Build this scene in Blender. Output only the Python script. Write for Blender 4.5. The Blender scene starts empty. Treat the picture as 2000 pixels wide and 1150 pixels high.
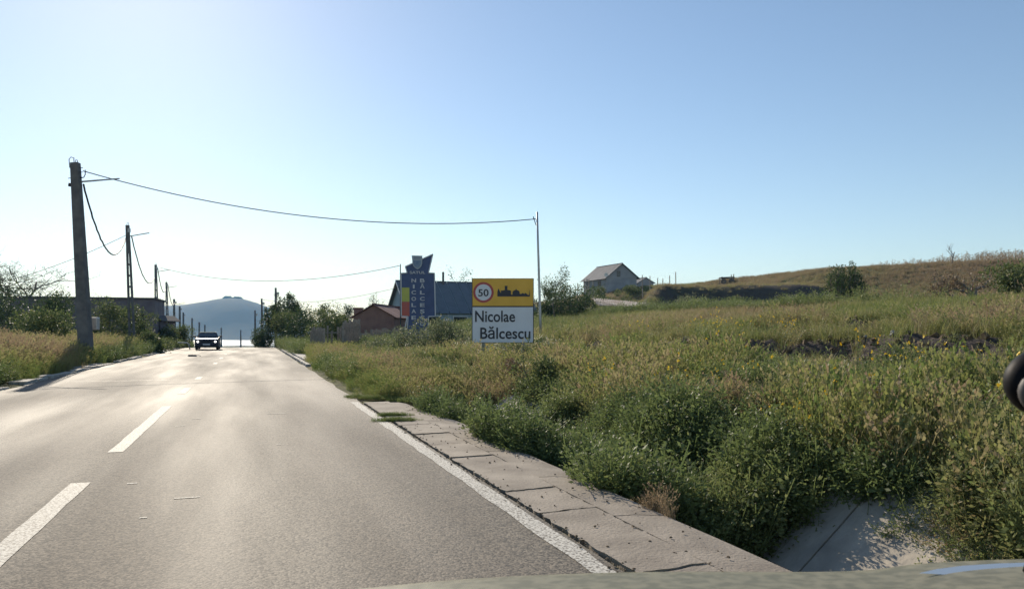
import bpy, math, random
import numpy as np
from mathutils import Vector, Matrix
sc = bpy.context.scene
R = math.radians
# ------------------------------------------------------------------ camera
F = 1500.0; CH = 1.35                       # focal length in photo pixels, eye height
cam = bpy.data.cameras.new('camera'); camo = bpy.data.objects.new('camera', cam)
sc.collection.objects.link(camo); sc.camera = camo
camo.location = (0, 0, CH); camo.rotation_euler = (R(90), 0, 0)
cam.sensor_width = 36; cam.lens = F / 2000 * 36; cam.shift_y = 73 / 2000
cam.clip_start = 0.05; cam.clip_end = 9000
cam.dof.use_dof = True; cam.dof.focus_distance = 28; cam.dof.aperture_fstop = 11
# ------------------------------------------------------------------ world, sun, exposure
SUN_AZ, SUN_EL = R(-26), R(27)              # azimuth from +Y towards +X
w = bpy.data.worlds.new('World'); sc.world = w; w.use_nodes = True
wn = w.node_tree.nodes; bg = wn['Background']
sky = wn.new('ShaderNodeTexSky'); sky.sky_type = 'NISHITA'; sky.sun_disc = False
sky.sun_elevation = SUN_EL; sky.sun_rotation = SUN_AZ
sky.air_density = 1.0; sky.dust_density = 0.17; sky.ozone_density = 1.2; sky.altitude = 60
w.node_tree.links.new(sky.outputs[0], bg.inputs[0]); bg.inputs[1].default_value = 0.105
sl = bpy.data.lights.new('sun', 'SUN'); sl.energy = 4.6; sl.angle = R(0.5); sl.color = (1, 0.88, 0.71)
so = bpy.data.objects.new('sun', sl); sc.collection.objects.link(so)
sd = Vector((math.sin(SUN_AZ) * math.cos(SUN_EL), math.cos(SUN_AZ) * math.cos(SUN_EL), math.sin(SUN_EL)))
so.rotation_euler = sd.to_track_quat('Z', 'Y').to_euler(); so.location = sd * 50
vs = sc.view_settings; vs.view_transform = 'Standard'; vs.look = 'None'; vs.gamma = 1; vs.use_curve_mapping = False
vs.exposure = 0.30
sc.render.engine = 'CYCLES'
cy = sc.cycles; cy.use_denoising = True; cy.max_bounces = 6; cy.diffuse_bounces = 3; cy.glossy_bounces = 2
cy.transmission_bounces = 4; cy.transparent_max_bounces = 8; cy.volume_bounces = 1
cy.sample_clamp_indirect = 4; cy.caustics_reflective = False; cy.caustics_refractive = False
rng = np.random.default_rng(7); random.seed(7)

# ------------------------------------------------------------------ coordinates
UX, UY = -0.3219, 0.9468                    # road direction; right-hand normal is (UY, -UX)
def st(X, Y): return X * UX + Y * UY, X * UY - Y * UX
def xy(s, t): return s * UX + t * UY, s * UY - t * UX
def P(px, py, Y): return Vector(((px - 1000) / F * Y, Y, CH - (py - 648) / F * Y))
def sm(a, b, x):
    v = np.clip((np.asarray(x, float) - a) / (b - a), 0, 1); return v * v * (3 - 2 * v)
_k = [(rng.uniform(0, 6.28), rng.uniform(0, 6.28), rng.uniform(0, 6.28)) for _ in range(40)]
def noise(x, y, f, o=0, n=7):
    x = np.asarray(x, float); y = np.asarray(y, float); r = 0 * x; a = 0
    for i in range(n):
        an, ph, q = _k[(i + o * 5) % 40]; fr = f * (1 + .37 * i); c, s_ = math.cos(an * 1.7 + i), math.sin(an * 1.7 + i)
        r = r + np.sin((x * c + y * s_) * fr + ph + 1.3 * np.sin((x * s_ - y * c) * fr * .7 + q)) / (1 + .3 * i); a += 1 / (1 + .3 * i)
    return r / a * 1.6
_tk = [(-1600, 1.0), (-200, 1.2), (-60, 1.0), (-20, .6), (-9, .4), (-6.6, .12), (-5.5, -.03), (1.95, -.03), (2.85, -.05), (3.25, -.42), (3.75, -.72),
       (4.35, -.74), (5.3, -.12), (6, .06), (8, .28), (12, .72), (16, 1.2), (22, 2.05), (26, 2.28), (32, 2.15), (39, 1.95), (47, 3.2), (55, 5.6), (63, 8.1),
       (70, 9.7), (76, 10.0), (140, 10.4), (1600, 12)]
_tt = np.arange(-1600, 1600, .1); _tz = np.interp(_tt, [a for a, b in _tk], [b for a, b in _tk])
_ker = np.hanning(41); _ker /= _ker.sum(); _tzs = np.convolve(np.pad(_tz, 20, 'edge'), _ker, 'valid')
_wb = sm(10, 16, _tt); _tz = _tz * (1 - _wb) + _tzs * _wb
def roadz(s):
    s = np.asarray(s, float); k = 5.0
    z = -0.03 * k * np.log1p(np.exp(np.clip((s - 76) / k, -40, 300)))
    return np.maximum(z, -20.6 - 0 * z) - 3.0 * sm(1290, 1420, s)
def scarps(s):
    o = 0 * s
    return [(11.6 + 1.1 * noise(s, o, .33, 8) + .45 * noise(s, o, 1.4, 9), sm(8.5, 10.5, s) * (1 - sm(17, 21, s)) * sm(-.75, .1, noise(s, o, .9, 10) + .2), .42),
            (14.6 + .8 * noise(s, o, .4, 11) + .35 * noise(s, o, 1.6, 12), sm(9, 11, s) * (1 - sm(19, 24, s)) * sm(-.5, .3, noise(s, o, .8, 13)), .34),
            (10.6 + .7 * noise(s, o, .4, 14) + .35 * noise(s, o, 1.5, 15), sm(15, 18, s) * (1 - sm(26, 31, s)) * sm(-.5, .3, noise(s, o, .7, 16)), .28)]
def erosion(X, Y):
    s, t = st(X, Y); e = 0 * X
    for tcs, ms, hh in scarps(s): e = np.maximum(e, ms * np.exp(-((t - tcs + .35) / 1.1) ** 4))
    return np.clip(e * (1 + .5 * noise(X, Y, 2.2, 7)), 0, 1.2)
def H(X, Y, rough=True):
    X = np.asarray(X, float); Y = np.asarray(Y, float); s, t = st(X, Y)
    tc = 72 + 27 * (1 - sm(52, 82, s)) - 13 * sm(90, 122, s); t2 = np.where(t > 30, 30 + (t - 30) * (71 - 30) / (tc - 30), t)
    z = np.interp(t2, _tt, _tz)
    fade = sm(15.5, 19, s) * (t > 2) * (t < 6.2)                       # the ditch ends
    z = z * (1 - fade) + fade * np.interp(t, [2, 2.6, 4, 6], [-.03, .04, 0, .08])
    z = z * (1 - .95 * sm(260, 900, s) * sm(5, 30, np.abs(t)))
    z = z + roadz(s)
    W = sm(12, 17.5, X) * (1 - sm(33, 38, X)); d = (Y - 85 - 1.6 * noise(X, 0 * X, .3, 3) - .8 * noise(X, 0 * X, 1.2, 4))
    zt = 3.3 + (3.0 + .02 * (X - 15) + .4 * noise(X, 0 * X, .25, 6)) / (1 + np.exp(-np.clip(d / .7, -30, 30))); wb = W * np.exp(-(d / np.where(d < 0, 24, 11)) ** 4)
    z = z * (1 - wb) + wb * zt       # the cut bank
    if rough:
        a = sm(6, 9, t) + sm(6.5, 10, -t)
        z = z + a * (.07 * noise(X, Y, .9, 1) + .12 * noise(X, Y, .25, 2) * sm(9, 20, np.abs(t)))
        b = sm(9.2, 11, t + 1.2 * noise(s, 0 * s, .35, 4)) * (1 - sm(15.5, 17.5, t)) * sm(8, 14, s) * (1 - sm(38, 52, s))
        z = z + b * (.13 * noise(X, Y, 1.25, 4) + .09 * noise(X, Y, 3.4, 5))
        for tcs, ms, hh in scarps(s):
            u_ = t - tcs; z = z + ms * (hh * np.tanh(u_ / .28) * np.exp(-(u_ / np.where(u_ < 0, 1.6, 3.2)) ** 2) + np.exp(-(u_ / .8) ** 4) * (.10 * noise(X, Y, 4.2, 5) + .07 * noise(X, Y, 8.5, 6)))
        z = z + sm(40, 55, t) * .3 * noise(X, Y, .12, 5)
    return z
def gz(x, y): return float(H(np.array([x]), np.array([y]))[0])

# ------------------------------------------------------------------ materials
def mat(name, color, rough=.8, var=None, scale=3., detail=6, bump=0, bscale=40, metal=0, spec=.5, transl=0, emis=None, w=.5):
    m = bpy.data.materials.new(name); m.use_nodes = True; nt = m.node_tree; n = nt.nodes; L = nt.links
    p = n['Principled BSDF']; p.inputs['Roughness'].default_value = rough; p.inputs['Metallic'].default_value = metal
    p.inputs['Specular IOR Level'].default_value = spec; p.inputs['Base Color'].default_value = (*color, 1)
    tc = n.new('ShaderNodeTexCoord')
    if var:
        t = n.new('ShaderNodeTexNoise'); t.inputs['Scale'].default_value = scale; t.inputs['Detail'].default_value = detail
        L.new(tc.outputs['Object'], t.inputs['Vector'])
        r = n.new('ShaderNodeValToRGB'); r.color_ramp.elements[0].position = .5 - w / 3; r.color_ramp.elements[1].position = .5 + w / 3
        r.color_ramp.elements[0].color = (*color, 1); r.color_ramp.elements[1].color = (*var, 1)
        L.new(t.outputs['Fac'], r.inputs[0]); L.new(r.outputs[0], p.inputs['Base Color'])
    if bump:
        t = n.new('ShaderNodeTexNoise'); t.inputs['Scale'].default_value = bscale; t.inputs['Detail'].default_value = 5
        L.new(tc.outputs['Object'], t.inputs['Vector']); b = n.new('ShaderNodeBump'); b.inputs['Strength'].default_value = min(bump, 1); b.inputs['Distance'].default_value = .03
        L.new(t.outputs['Fac'], b.inputs['Height']); L.new(b.outputs[0], p.inputs['Normal'])
    if emis:
        p.inputs['Emission Color'].default_value = (*emis[0], 1); p.inputs['Emission Strength'].default_value = emis[1]
    return m
def foliage(name, ramp, transl=.4, use_tint=True, rnd=.35, rough=.55, bright=1.0):
    m = bpy.data.materials.new(name); m.use_nodes = True; nt = m.node_tree; n = nt.nodes; L = nt.links
    p = n['Principled BSDF']; p.inputs['Roughness'].default_value = rough; p.inputs['Specular IOR Level'].default_value = .35
    r = n.new('ShaderNodeValToRGB'); cr = r.color_ramp
    if use_tint: bright = 1.12
    while len(cr.elements) < len(ramp): cr.elements.new(.5)
    for e, (a, c) in zip(cr.elements, ramp): e.position = a; e.color = (*[v * bright for v in c], 1)
    if use_tint:
        at = n.new('ShaderNodeAttribute'); at.attribute_type = 'INSTANCER'; at.attribute_name = 'tint'; src = at.outputs['Fac']
    else:
        g = n.new('ShaderNodeNewGeometry'); src = g.outputs['Random Per Island']
    at2 = n.new('ShaderNodeAttribute'); at2.attribute_name = 'lv'
    mix = n.new('ShaderNodeMath'); mix.operation = 'MULTIPLY_ADD'; L.new(at2.outputs['Fac'], mix.inputs[0]); mix.inputs[1].default_value = rnd if use_tint else .0
    L.new(src, mix.inputs[2]); L.new(mix.outputs[0], r.inputs[0])
    L.new(r.outputs[0], p.inputs['Base Color'])
    tr = n.new('ShaderNodeBsdfTranslucent'); L.new(r.outputs[0], tr.inputs[0])
    ms = n.new('ShaderNodeMixShader'); ms.inputs[0].default_value = transl
    L.new(p.outputs[0], ms.inputs[1]); L.new(tr.outputs[0], ms.inputs[2]); L.new(ms.outputs[0], n['Material Output'].inputs[0])
    return m
GREEN = (.075, .12, .035); YG = (.20, .21, .065); STRAW = (.33, .26, .12); RED = (.26, .16, .095)
M = {}
M['grass'] = foliage('grass_blades', [(0, (.06, .12, .035)), (.33, (.13, .18, .05)), (.6, (.225, .235, .075)), (.82, (.30, .26, .13)), (1, (.27, .20, .125))], .5)
M['weed'] = foliage('weed_leaves', [(0, (.07, .105, .04)), (.4, (.145, .185, .065)), (.75, (.23, .235, .095)), (1, (.27, .20, .10))], .48)
M['leaf_dark'] = foliage('leaves_dark', [(0, (.04, .07, .03)), (.6, (.07, .11, .04)), (1, (.12, .15, .06))], .35, False)
M['leaf_green'] = foliage('leaves_green', [(0, (.07, .105, .038)), (.6, (.13, .17, .058)), (1, (.23, .23, .10))], .42, False)
M['leaf_pale'] = foliage('leaves_pale', [(0, (.09, .12, .06)), (.6, (.16, .19, .10)), (1, (.30, .30, .18))], .42, False)
M['leaf_dry'] = foliage('leaves_dry', [(0, (.14, .09, .06)), (.5, (.22, .15, .09)), (1, (.34, .25, .15))], .3, False)
M['flower'] = foliage('flower_yellow', [(0, (.75, .45, .02)), (1, (.85, .6, .05))], .3)
M['fluff'] = foliage('seed_fluff', [(0, (.6, .58, .45)), (1, (.75, .7, .55))], .4)
M['bark'] = mat('bark', (.10, .085, .07), .9, (.18, .15, .12), 12)
M['deadwood'] = mat('dead_wood', (.13, .11, .10), .9, (.20, .17, .15), 12)
M['concrete'] = mat('pole_concrete', (.10, .10, .10), .9, (.17, .165, .16), 3, bump=.4)
M['slab'] = mat('slab_concrete', (.17, .14, .11), .85, (.38, .325, .26), 2.2, 14, bump=.35, bscale=40, w=.75)
M['lining'] = mat('ditch_concrete', (.27, .24, .20), .9, (.54, .48, .39), 2.5, 14, bump=.4, bscale=16, w=.7)
M['kerb'] = mat('kerb_concrete', (.34, .32, .28), .85, (.48, .45, .40), 5, bump=.5)
M['metal'] = mat('galvanised_steel', (.38, .38, .38), .45, (.48, .48, .48), 8, metal=.6)
M['dark'] = mat('dark_fitting', (.03, .03, .035), .6)
M['cable'] = mat('cable_sheath', (.03, .03, .032), .6)
M['wood'] = mat('grey_wood', (.22, .19, .16), .9, (.36, .31, .26), 7)
M['wall_dark'] = mat('wall_dark_plaster', (.13, .11, .13), .9, (.19, .165, .175), 1.2, 8, bump=.3)
M['earth'] = mat('earth', (.10, .07, .042), .95, (.2, .145, .09), 2.5, 8, bump=.7, bscale=6)
M['white'] = mat('white_plaster', (.62, .63, .62), .8, (.74, .74, .72), 2)
M['stone'] = mat('stone', (.28, .27, .25), .9, (.45, .43, .40), 6, bump=.6, bscale=12)

# ------------------------------------------------------------------ mesh helpers
class MB:
    def __init__(s): s.v = []; s.f = []; s.mi = []
    def add(s, v, f, mi=0):
        o = len(s.v); s.v += [tuple(p) for p in v]; s.f += [tuple(i + o for i in q) for q in f]; s.mi += [mi] * len(f); return s
    def box(s, c, d, rz=0, mi=0, top=1.0, R_=None):
        hx, hy, hz = d[0] / 2, d[1] / 2, d[2] / 2; vs_ = []
        for z, k in ((-hz, 1), (hz, top)):
            for x, y in ((-hx, -hy), (hx, -hy), (hx, hy), (-hx, hy)): vs_.append(Vector((x * k, y * k, z)))
        m = R_ if R_ else Matrix.Rotation(rz, 3, 'Z'); vs_ = [m @ v + Vector(c) for v in vs_]
        return s.add(vs_, [(3, 2, 1, 0), (4, 5, 6, 7), (0, 1, 5, 4), (1, 2, 6, 5), (2, 3, 7, 6), (3, 0, 4, 7)], mi)
    def bar(s, a, b, wd, dp=None, mi=0, w2=None):
        a = Vector(a); b = Vector(b); z = (b - a).normalized(); x = Vector((1, 0, 0)) if abs(z.x) < .9 else Vector((0, 1, 0))
        x = (x - z * x.dot(z)).normalized(); y = z.cross(x); dp = dp or wd; k = (w2 / wd) if w2 else 1; vs_ = []
        for c, q in ((a, 1), (b, k)):
            for i, j in ((-1, -1), (1, -1), (1, 1), (-1, 1)): vs_.append(c + x * i * wd / 2 * q + y * j * dp / 2 * q)
        return s.add(vs_, [(3, 2, 1, 0), (4, 5, 6, 7), (0, 1, 5, 4), (1, 2, 6, 5), (2, 3, 7, 6), (3, 0, 4, 7)], mi)
    def tube(s, pts, r, n=6, mi=0):
        pts = [Vector(p) for p in pts]; rr = r if hasattr(r, '__len__') else [r] * len(pts); vs_ = []; fs = []
        ref = Vector((0.13, .31, .94))
        for i, p in enumerate(pts):
            d = (pts[min(i + 1, len(pts) - 1)] - pts[max(i - 1, 0)]).normalized()
            x = ref.cross(d)
            if x.length < 1e-3: x = Vector((1, 0, 0))
            x.normalize(); y = d.cross(x)
            for k in range(n): a = 2 * math.pi * k / n; vs_.append(p + (x * math.cos(a) + y * math.sin(a)) * rr[i])
        for i in range(len(pts) - 1):
            for k in range(n): fs.append((i * n + k, i * n + (k + 1) % n, (i + 1) * n + (k + 1) % n, (i + 1) * n + k))
        fs.append(tuple(range(n))[::-1]); fs.append(tuple((len(pts) - 1) * n + k for k in range(n)))
        return s.add(vs_, fs, mi)
    def prism(s, poly, d, y0=0, mi=0):      # poly in x,z ; thickness along +y
        n = len(poly); vs_ = [(x, y0, z) for x, z in poly] + [(x, y0 + d, z) for x, z in poly]
        return s.add(vs_, [tuple(range(n)), tuple(range(2 * n - 1, n - 1, -1))] + [((i + 1) % n, i, n + i, n + (i + 1) % n) for i in range(n)], mi)
    def lathe(s, prof, c=(0, 0, 0), n=20, axis='Y', mi=0):
        vs_ = []; fs = []
        for r, h in prof:
            for k in range(n):
                a = 2 * math.pi * k / n; u, v = r * math.cos(a), r * math.sin(a)
                p = {'Y': (u, h, v), 'Z': (u, v, h), 'X': (h, u, v)}[axis]; vs_.append((p[0] + c[0], p[1] + c[1], p[2] + c[2]))
        for i in range(len(prof) - 1):
            for k in range(n): fs.append((i * n + k, i * n + (k + 1) % n, (i + 1) * n + (k + 1) % n, (i + 1) * n + k))
        return s.add(vs_, fs, mi)
    def mesh(s, name, mats, smooth=False):
        me = bpy.data.meshes.new(name); me.from_pydata(s.v, [], s.f)
        for m in (mats if isinstance(mats, (list, tuple)) else [mats]): me.materials.append(m)
        if any(s.mi): me.polygons.foreach_set('material_index', s.mi)
        if smooth: me.polygons.foreach_set('use_smooth', [True] * len(me.polygons))
        me.update(); return me
    def obj(s, name, mats, parent=None, smooth=False, bevel=0, coll=None):
        o = bpy.data.objects.new(name, s.mesh(name, mats, smooth)); (coll or sc.collection).objects.link(o); o.parent = parent
        if bevel:
            b = o.modifiers.new('bevel', 'BEVEL'); b.width = bevel; b.segments = 2; b.limit_method = 'ANGLE'
        return o
def fast_mesh(name, V, Fq, mats, mi=None, smooth=False, lv=None):
    V = np.asarray(V, np.float32); Fq = np.asarray(Fq, np.int32); n, k = Fq.shape
    me = bpy.data.meshes.new(name); me.vertices.add(len(V)); me.vertices.foreach_set('co', V.ravel())
    me.loops.add(n * k); me.loops.foreach_set('vertex_index', Fq.ravel()); me.polygons.add(n)
    me.polygons.foreach_set('loop_start', np.arange(0, n * k, k, dtype=np.int32)); me.polygons.foreach_set('loop_total', np.full(n, k, np.int32))
    for m in mats: me.materials.append(m)
    if mi is not None: me.polygons.foreach_set('material_index', np.asarray(mi, np.int32))
    if smooth: me.polygons.foreach_set('use_smooth', np.ones(n, bool))
    if lv is not None:
        a = me.attributes.new('lv', 'FLOAT', 'POINT'); a.data.foreach_set('value', np.asarray(lv, np.float32))
    me.update(calc_edges=True); return me
def link(name, me, parent=None, coll=None):
    o = bpy.data.objects.new(name, me); (coll or sc.collection).objects.link(o); o.parent = parent; return o
def tag(o, label=None, cat=None, group=None, kind=None):
    if label: o['label'] = label
    if cat: o['category'] = cat
    if group: o['group'] = group
    if kind: o['kind'] = kind
    return o
def thing(name, loc, label, cat, group=None, rz=0):
    o = bpy.data.objects.new(name, None); sc.collection.objects.link(o); o.location = loc; o.rotation_euler.z = rz
    o.empty_display_size = .2; return tag(o, label, cat, group)
def copy_tree(o, parent=None):
    c = o.copy(); sc.collection.objects.link(c)
    if parent: c.parent = parent
    for ch in list(o.children): copy_tree(ch, c)
    return c
def struct(o): o['kind'] = 'structure'; return o

# ------------------------------------------------------------------ ground
def axis(segs):
    out = [segs[0][0]]
    for a, b, d in segs: k = max(1, round((b - a) / d)); out += list(np.linspace(a, b, k + 1)[1:])
    return np.array(out)
ta = axis([(-1500, -300, 150), (-300, -100, 20), (-100, -30, 2.5), (-30, -7, .5), (-7, -5.5, .25), (-5.5, 1.95, 1.2), (1.95, 6.05, .1), (6.05, 20, .18), (20, 30, .35), (30, 100, .8), (100, 300, 15), (300, 1500, 150)])
sa = axis([(-8, 0, 1), (0, 26, .2), (26, 60, .45), (60, 140, 1.), (140, 300, 8), (300, 1100, 40), (1100, 1500, 10), (1500, 3600, 150)])
S_, T_ = np.meshgrid(sa, ta, indexing='ij'); GX, GY = xy(S_, T_); GZ = H(GX, GY)
ni, nj = S_.shape; ii = np.arange(ni * nj).reshape(ni, nj)
quads = np.stack([ii[:-1, :-1], ii[:-1, 1:], ii[1:, 1:], ii[1:, :-1]], -1).reshape(-1, 4)[:, ::-1]
def ground_material():
    m = bpy.data.materials.new('ground_soil'); m.use_nodes = True; nt = m.node_tree; n = nt.nodes; L = nt.links
    p = n['Principled BSDF']; p.inputs['Roughness'].default_value = .95; p.inputs['Specular IOR Level'].default_value = .15
    tc = n.new('ShaderNodeTexCoord')
    def nz(sc_, det=8):
        t = n.new('ShaderNodeTexNoise'); t.inputs['Scale'].default_value = sc_; t.inputs['Detail'].default_value = det; L.new(tc.outputs['Object'], t.inputs['Vector']); return t
    a, b, c = nz(.09, 6), nz(1.3), nz(14)
    r1 = n.new('ShaderNodeValToRGB'); e = r1.color_ramp.elements; e[0].position = .38; e[0].color = (.085, .10, .04, 1); e[1].position = .62; e[1].color = (.23, .18, .10, 1)
    x = e.new(.5) if False else r1.color_ramp.elements.new(.5); x.color = (.15, .15, .06, 1)
    r2 = n.new('ShaderNodeValToRGB'); e = r2.color_ramp.elements; e[0].position = .35; e[0].color = (.5, .5, .5, 1); e[1].position = .7; e[1].color = (1.2, 1.15, 1.1, 1)
    L.new(a.outputs['Fac'], r1.inputs[0]); L.new(b.outputs['Fac'], r2.inputs[0])
    mx = n.new('ShaderNodeMix'); mx.data_type = 'RGBA'; mx.blend_type = 'MULTIPLY'; mx.inputs['Factor'].default_value = 1
    L.new(r1.outputs[0], mx.inputs['A']); L.new(r2.outputs[0], mx.inputs['B'])
    at = n.new('ShaderNodeAttribute'); at.attribute_name = 'bare'
    m2 = n.new('ShaderNodeMix'); m2.data_type = 'RGBA'; L.new(at.outputs['Fac'], m2.inputs['Factor']); L.new(mx.outputs['Result'], m2.inputs['A'])
    r3 = n.new('ShaderNodeValToRGB'); e = r3.color_ramp.elements; e[0].position = .3; e[0].color = (.04, .034, .032, 1); e[1].position = .7; e[1].color = (.11, .09, .078, 1)  # bare soil, darkened further to stand in for shade on the cut bank
    L.new(c.outputs['Fac'], r3.inputs[0]); L.new(r3.outputs[0], m2.inputs['B']); L.new(m2.outputs['Result'], p.inputs['Base Color'])
    bp = n.new('ShaderNodeBump'); bp.inputs['Strength'].default_value = .7; bp.inputs['Distance'].default_value = .06; L.new(c.outputs['Fac'], bp.inputs['Height']); L.new(bp.outputs[0], p.inputs['Normal'])
    return m
gm = fast_mesh('ground', np.stack([GX, GY, GZ], -1).reshape(-1, 3), quads, [ground_material()], smooth=True)
def bareness(X, Y):
    s, t = st(X, Y)
    band = sm(9.2, 11, t + 1.2 * noise(s, 0 * s, .35, 4)) * (1 - sm(15.5, 17.5, t)) * sm(8, 14, s) * (1 - sm(38, 52, s))
    W = sm(12, 17.5, X) * (1 - sm(33, 38, X)) * np.exp(-((Y - 83.5) / 5) ** 4) * .93  # cut bank face: takes the soil colour that has its shade painted in
    return np.clip(band * .5 * sm(.05, .35, noise(X, Y, 1.1, 6)) + W + sm(.2, .55, erosion(X, Y)), 0, 1)
ba = gm.attributes.new('bare', 'FLOAT', 'POINT'); ba.data.foreach_set('value', bareness(GX, GY).ravel().astype(np.float32))
ground = struct(link('ground', gm))

# ------------------------------------------------------------------ road
def sheet(name, svals, tl, tr, dz, m, n=8, base=None):
    V = []; 
    for s in svals:
        a, b = tl(s), tr(s)
        for k in range(n + 1):
            t = a + (b - a) * k / n; x, y = xy(s, t); V.append((x, y, float(roadz(s)) + dz))
    q = [(i * (n + 1) + k, i * (n + 1) + k + 1, (i + 1) * (n + 1) + k + 1, (i + 1) * (n + 1) + k) for i in range(len(svals) - 1) for k in range(n)]
    return fast_mesh(name, V, q, [m], smooth=True)
def asphalt():
    m = bpy.data.materials.new('asphalt'); m.use_nodes = True; nt = m.node_tree; n = nt.nodes; L = nt.links
    p = n['Principled BSDF']; tc = n.new('ShaderNodeTexCoord')
    mp = n.new('ShaderNodeMapping'); mp.inputs['Rotation'].default_value = (0, 0, -math.atan2(-UX, UY)); L.new(tc.outputs['Object'], mp.inputs[0])
    mp2 = n.new('ShaderNodeMapping'); mp2.inputs['Scale'].default_value = (.9, .10, 1); L.new(mp.outputs[0], mp2.inputs[0])
    def nz(vec, s, d=4):
        t = n.new('ShaderNodeTexNoise'); t.inputs['Scale'].default_value = s; t.inputs['Detail'].default_value = d; L.new(vec, t.inputs['Vector']); return t.outputs['Fac']
    vo = n.new('ShaderNodeTexVoronoi'); vo.inputs['Scale'].default_value = 75; L.new(tc.outputs['Object'], vo.inputs['Vector'])
    vo2 = n.new('ShaderNodeTexVoronoi'); vo2.inputs['Scale'].default_value = 27; L.new(tc.outputs['Object'], vo2.inputs['Vector'])
    r = n.new('ShaderNodeValToRGB'); e = r.color_ramp.elements; e[0].position = .15; e[0].color = (.012, .010, .008, 1); e[1].position = .95; e[1].color = (.215, .18, .135, 1)
    sep = n.new('ShaderNodeSeparateColor'); L.new(vo.outputs['Color'], sep.inputs[0]); L.new(sep.outputs[0], r.inputs[0])
    r2 = n.new('ShaderNodeValToRGB'); e = r2.color_ramp.elements; e[0].position = .3; e[0].color = (.80, .80, .80, 1); e[1].position = .7; e[1].color = (1.15, 1.13, 1.1, 1)
    L.new(nz(mp2.outputs[0], 1.2, 5), r2.inputs[0])
    mx = n.new('ShaderNodeMix'); mx.data_type = 'RGBA'; mx.blend_type = 'MULTIPLY'; mx.inputs['Factor'].default_value = 1
    L.new(r.outputs[0], mx.inputs['A']); L.new(r2.outputs[0], mx.inputs['B'])
    sx = n.new('ShaderNodeSeparateXYZ'); L.new(mp.outputs[0], sx.inputs[0])
    wob_ = n.new('ShaderNodeMath'); wob_.operation = 'MULTIPLY_ADD'; L.new(nz(tc.outputs['Object'], .35, 3), wob_.inputs[0]); wob_.inputs[1].default_value = .5; L.new(sx.outputs[0], wob_.inputs[2])
    sn = n.new('ShaderNodeMath'); sn.operation = 'MULTIPLY'; L.new(wob_.outputs[0], sn.inputs[0]); sn.inputs[1].default_value = 3.7
    s2 = n.new('ShaderNodeMath'); s2.operation = 'SINE'; L.new(sn.outputs[0], s2.inputs[0])
    rt = n.new('ShaderNodeValToRGB'); e = rt.color_ramp.elements; e[0].position = 0; e[0].color = (.84, .81, .79, 1); e[1].position = .9; e[1].color = (1.06, 1.06, 1.06, 1); L.new(s2.outputs[0], rt.inputs[0])
    my = n.new('ShaderNodeMix'); my.data_type = 'RGBA'; my.blend_type = 'MULTIPLY'; my.inputs['Factor'].default_value = 1
    L.new(mx.outputs['Result'], my.inputs['A']); L.new(rt.outputs[0], my.inputs['B']); L.new(my.outputs['Result'], p.inputs['Base Color'])
    rr = n.new('ShaderNodeMapRange'); L.new(nz(mp2.outputs[0], .8, 4), rr.inputs['Value']); rr.inputs['From Min'].default_value = .35; rr.inputs['From Max'].default_value = .65
    rr.inputs['To Min'].default_value = .70; rr.inputs['To Max'].default_value = .84; L.new(rr.outputs[0], p.inputs['Roughness'])
    p.inputs['Specular IOR Level'].default_value = .5
    ad = n.new('ShaderNodeMath'); ad.operation = 'MULTIPLY_ADD'; L.new(vo2.outputs['Distance'], ad.inputs[0]); ad.inputs[1].default_value = .9; L.new(vo.outputs['Distance'], ad.inputs[2])
    b = n.new('ShaderNodeBump'); b.inputs['Strength'].default_value = .35; b.inputs['Distance'].default_value = .004; b.invert = True
    L.new(ad.outputs[0], b.inputs['Height']); L.new(b.outputs[0], p.inputs['Normal'])
    return m
def paint(PW=(.55, .52, .45)):
    m = bpy.data.materials.new('road_paint'); m.use_nodes = True; nt = m.node_tree; n = nt.nodes; L = nt.links
    p = n['Principled BSDF']; tc = n.new('ShaderNodeTexCoord'); p.inputs['Roughness'].default_value = .72; p.inputs['Specular IOR Level'].default_value = .35
    vo = n.new('ShaderNodeTexNoise'); vo.inputs['Scale'].default_value = 55; vo.inputs['Detail'].default_value = 6; L.new(tc.outputs['Object'], vo.inputs['Vector'])
    r = n.new('ShaderNodeValToRGB'); e = r.color_ramp.elements; e[0].position = .40; e[0].color = (.13, .115, .095, 1); e[1].position = .53; e[1].color = (*PW, 1)
    L.new(vo.outputs['Fac'], r.inputs[0]); L.new(r.outputs[0], p.inputs['Base Color'])
    b = n.new('ShaderNodeBump'); b.inputs['Strength'].default_value = .5; b.inputs['Distance'].default_value = .005; L.new(vo.outputs['Fac'], b.inputs['Height']); L.new(b.outputs[0], p.inputs['Normal'])
    return m
M['asphalt'] = asphalt(); M['paint'] = paint(); M['paint2'] = paint((.60, .57, .50))
sv = axis([(-8, 60, .4), (60, 120, 1), (120, 760, 10)])
wob = lambda s, o, a: a * float(noise(np.array([s * 1.0]), np.array([o * 9.0]), .8, o))
road = struct(link('road', sheet('road', sv, lambda s: -5.45 + .12 * wob(s, 1, 1) * (1 if s > 5 else 0), lambda s: 1.99 + (.05 * wob(s, 2, 1) if s > 15.5 else 0), .0, M['asphalt'], 10)))
road['label'] = 'sunlit grey asphalt road running to the crest'
def marking(name, s0, s1, t0, t1, rag=0, m='paint'):
    k = max(2, int((s1 - s0) / .12)); svv = np.linspace(s0, s1, k)
    me = sheet(name, svv, lambda s: t0 + rag * wob(s * 5, 3, 1), lambda s: t1 + rag * wob(s * 5, 4, 1), .004, M[m], 2)
    return link(name, me, road)
def S_of(py, t=-1.44): Y = F * CH / (py - 648); return (Y * 1.0 - (-UX) * t) / UY     # Y = s*UY + t*.3219
for a, b in ((1330, 943), (883, 793), (769, 757), (741, 736), (711, 708), (700.5, 698), (692.5, 691), (687, 686)):
    marking('centre_line_dash', S_of(a), S_of(b), -1.52, -1.36, .006)
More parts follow.
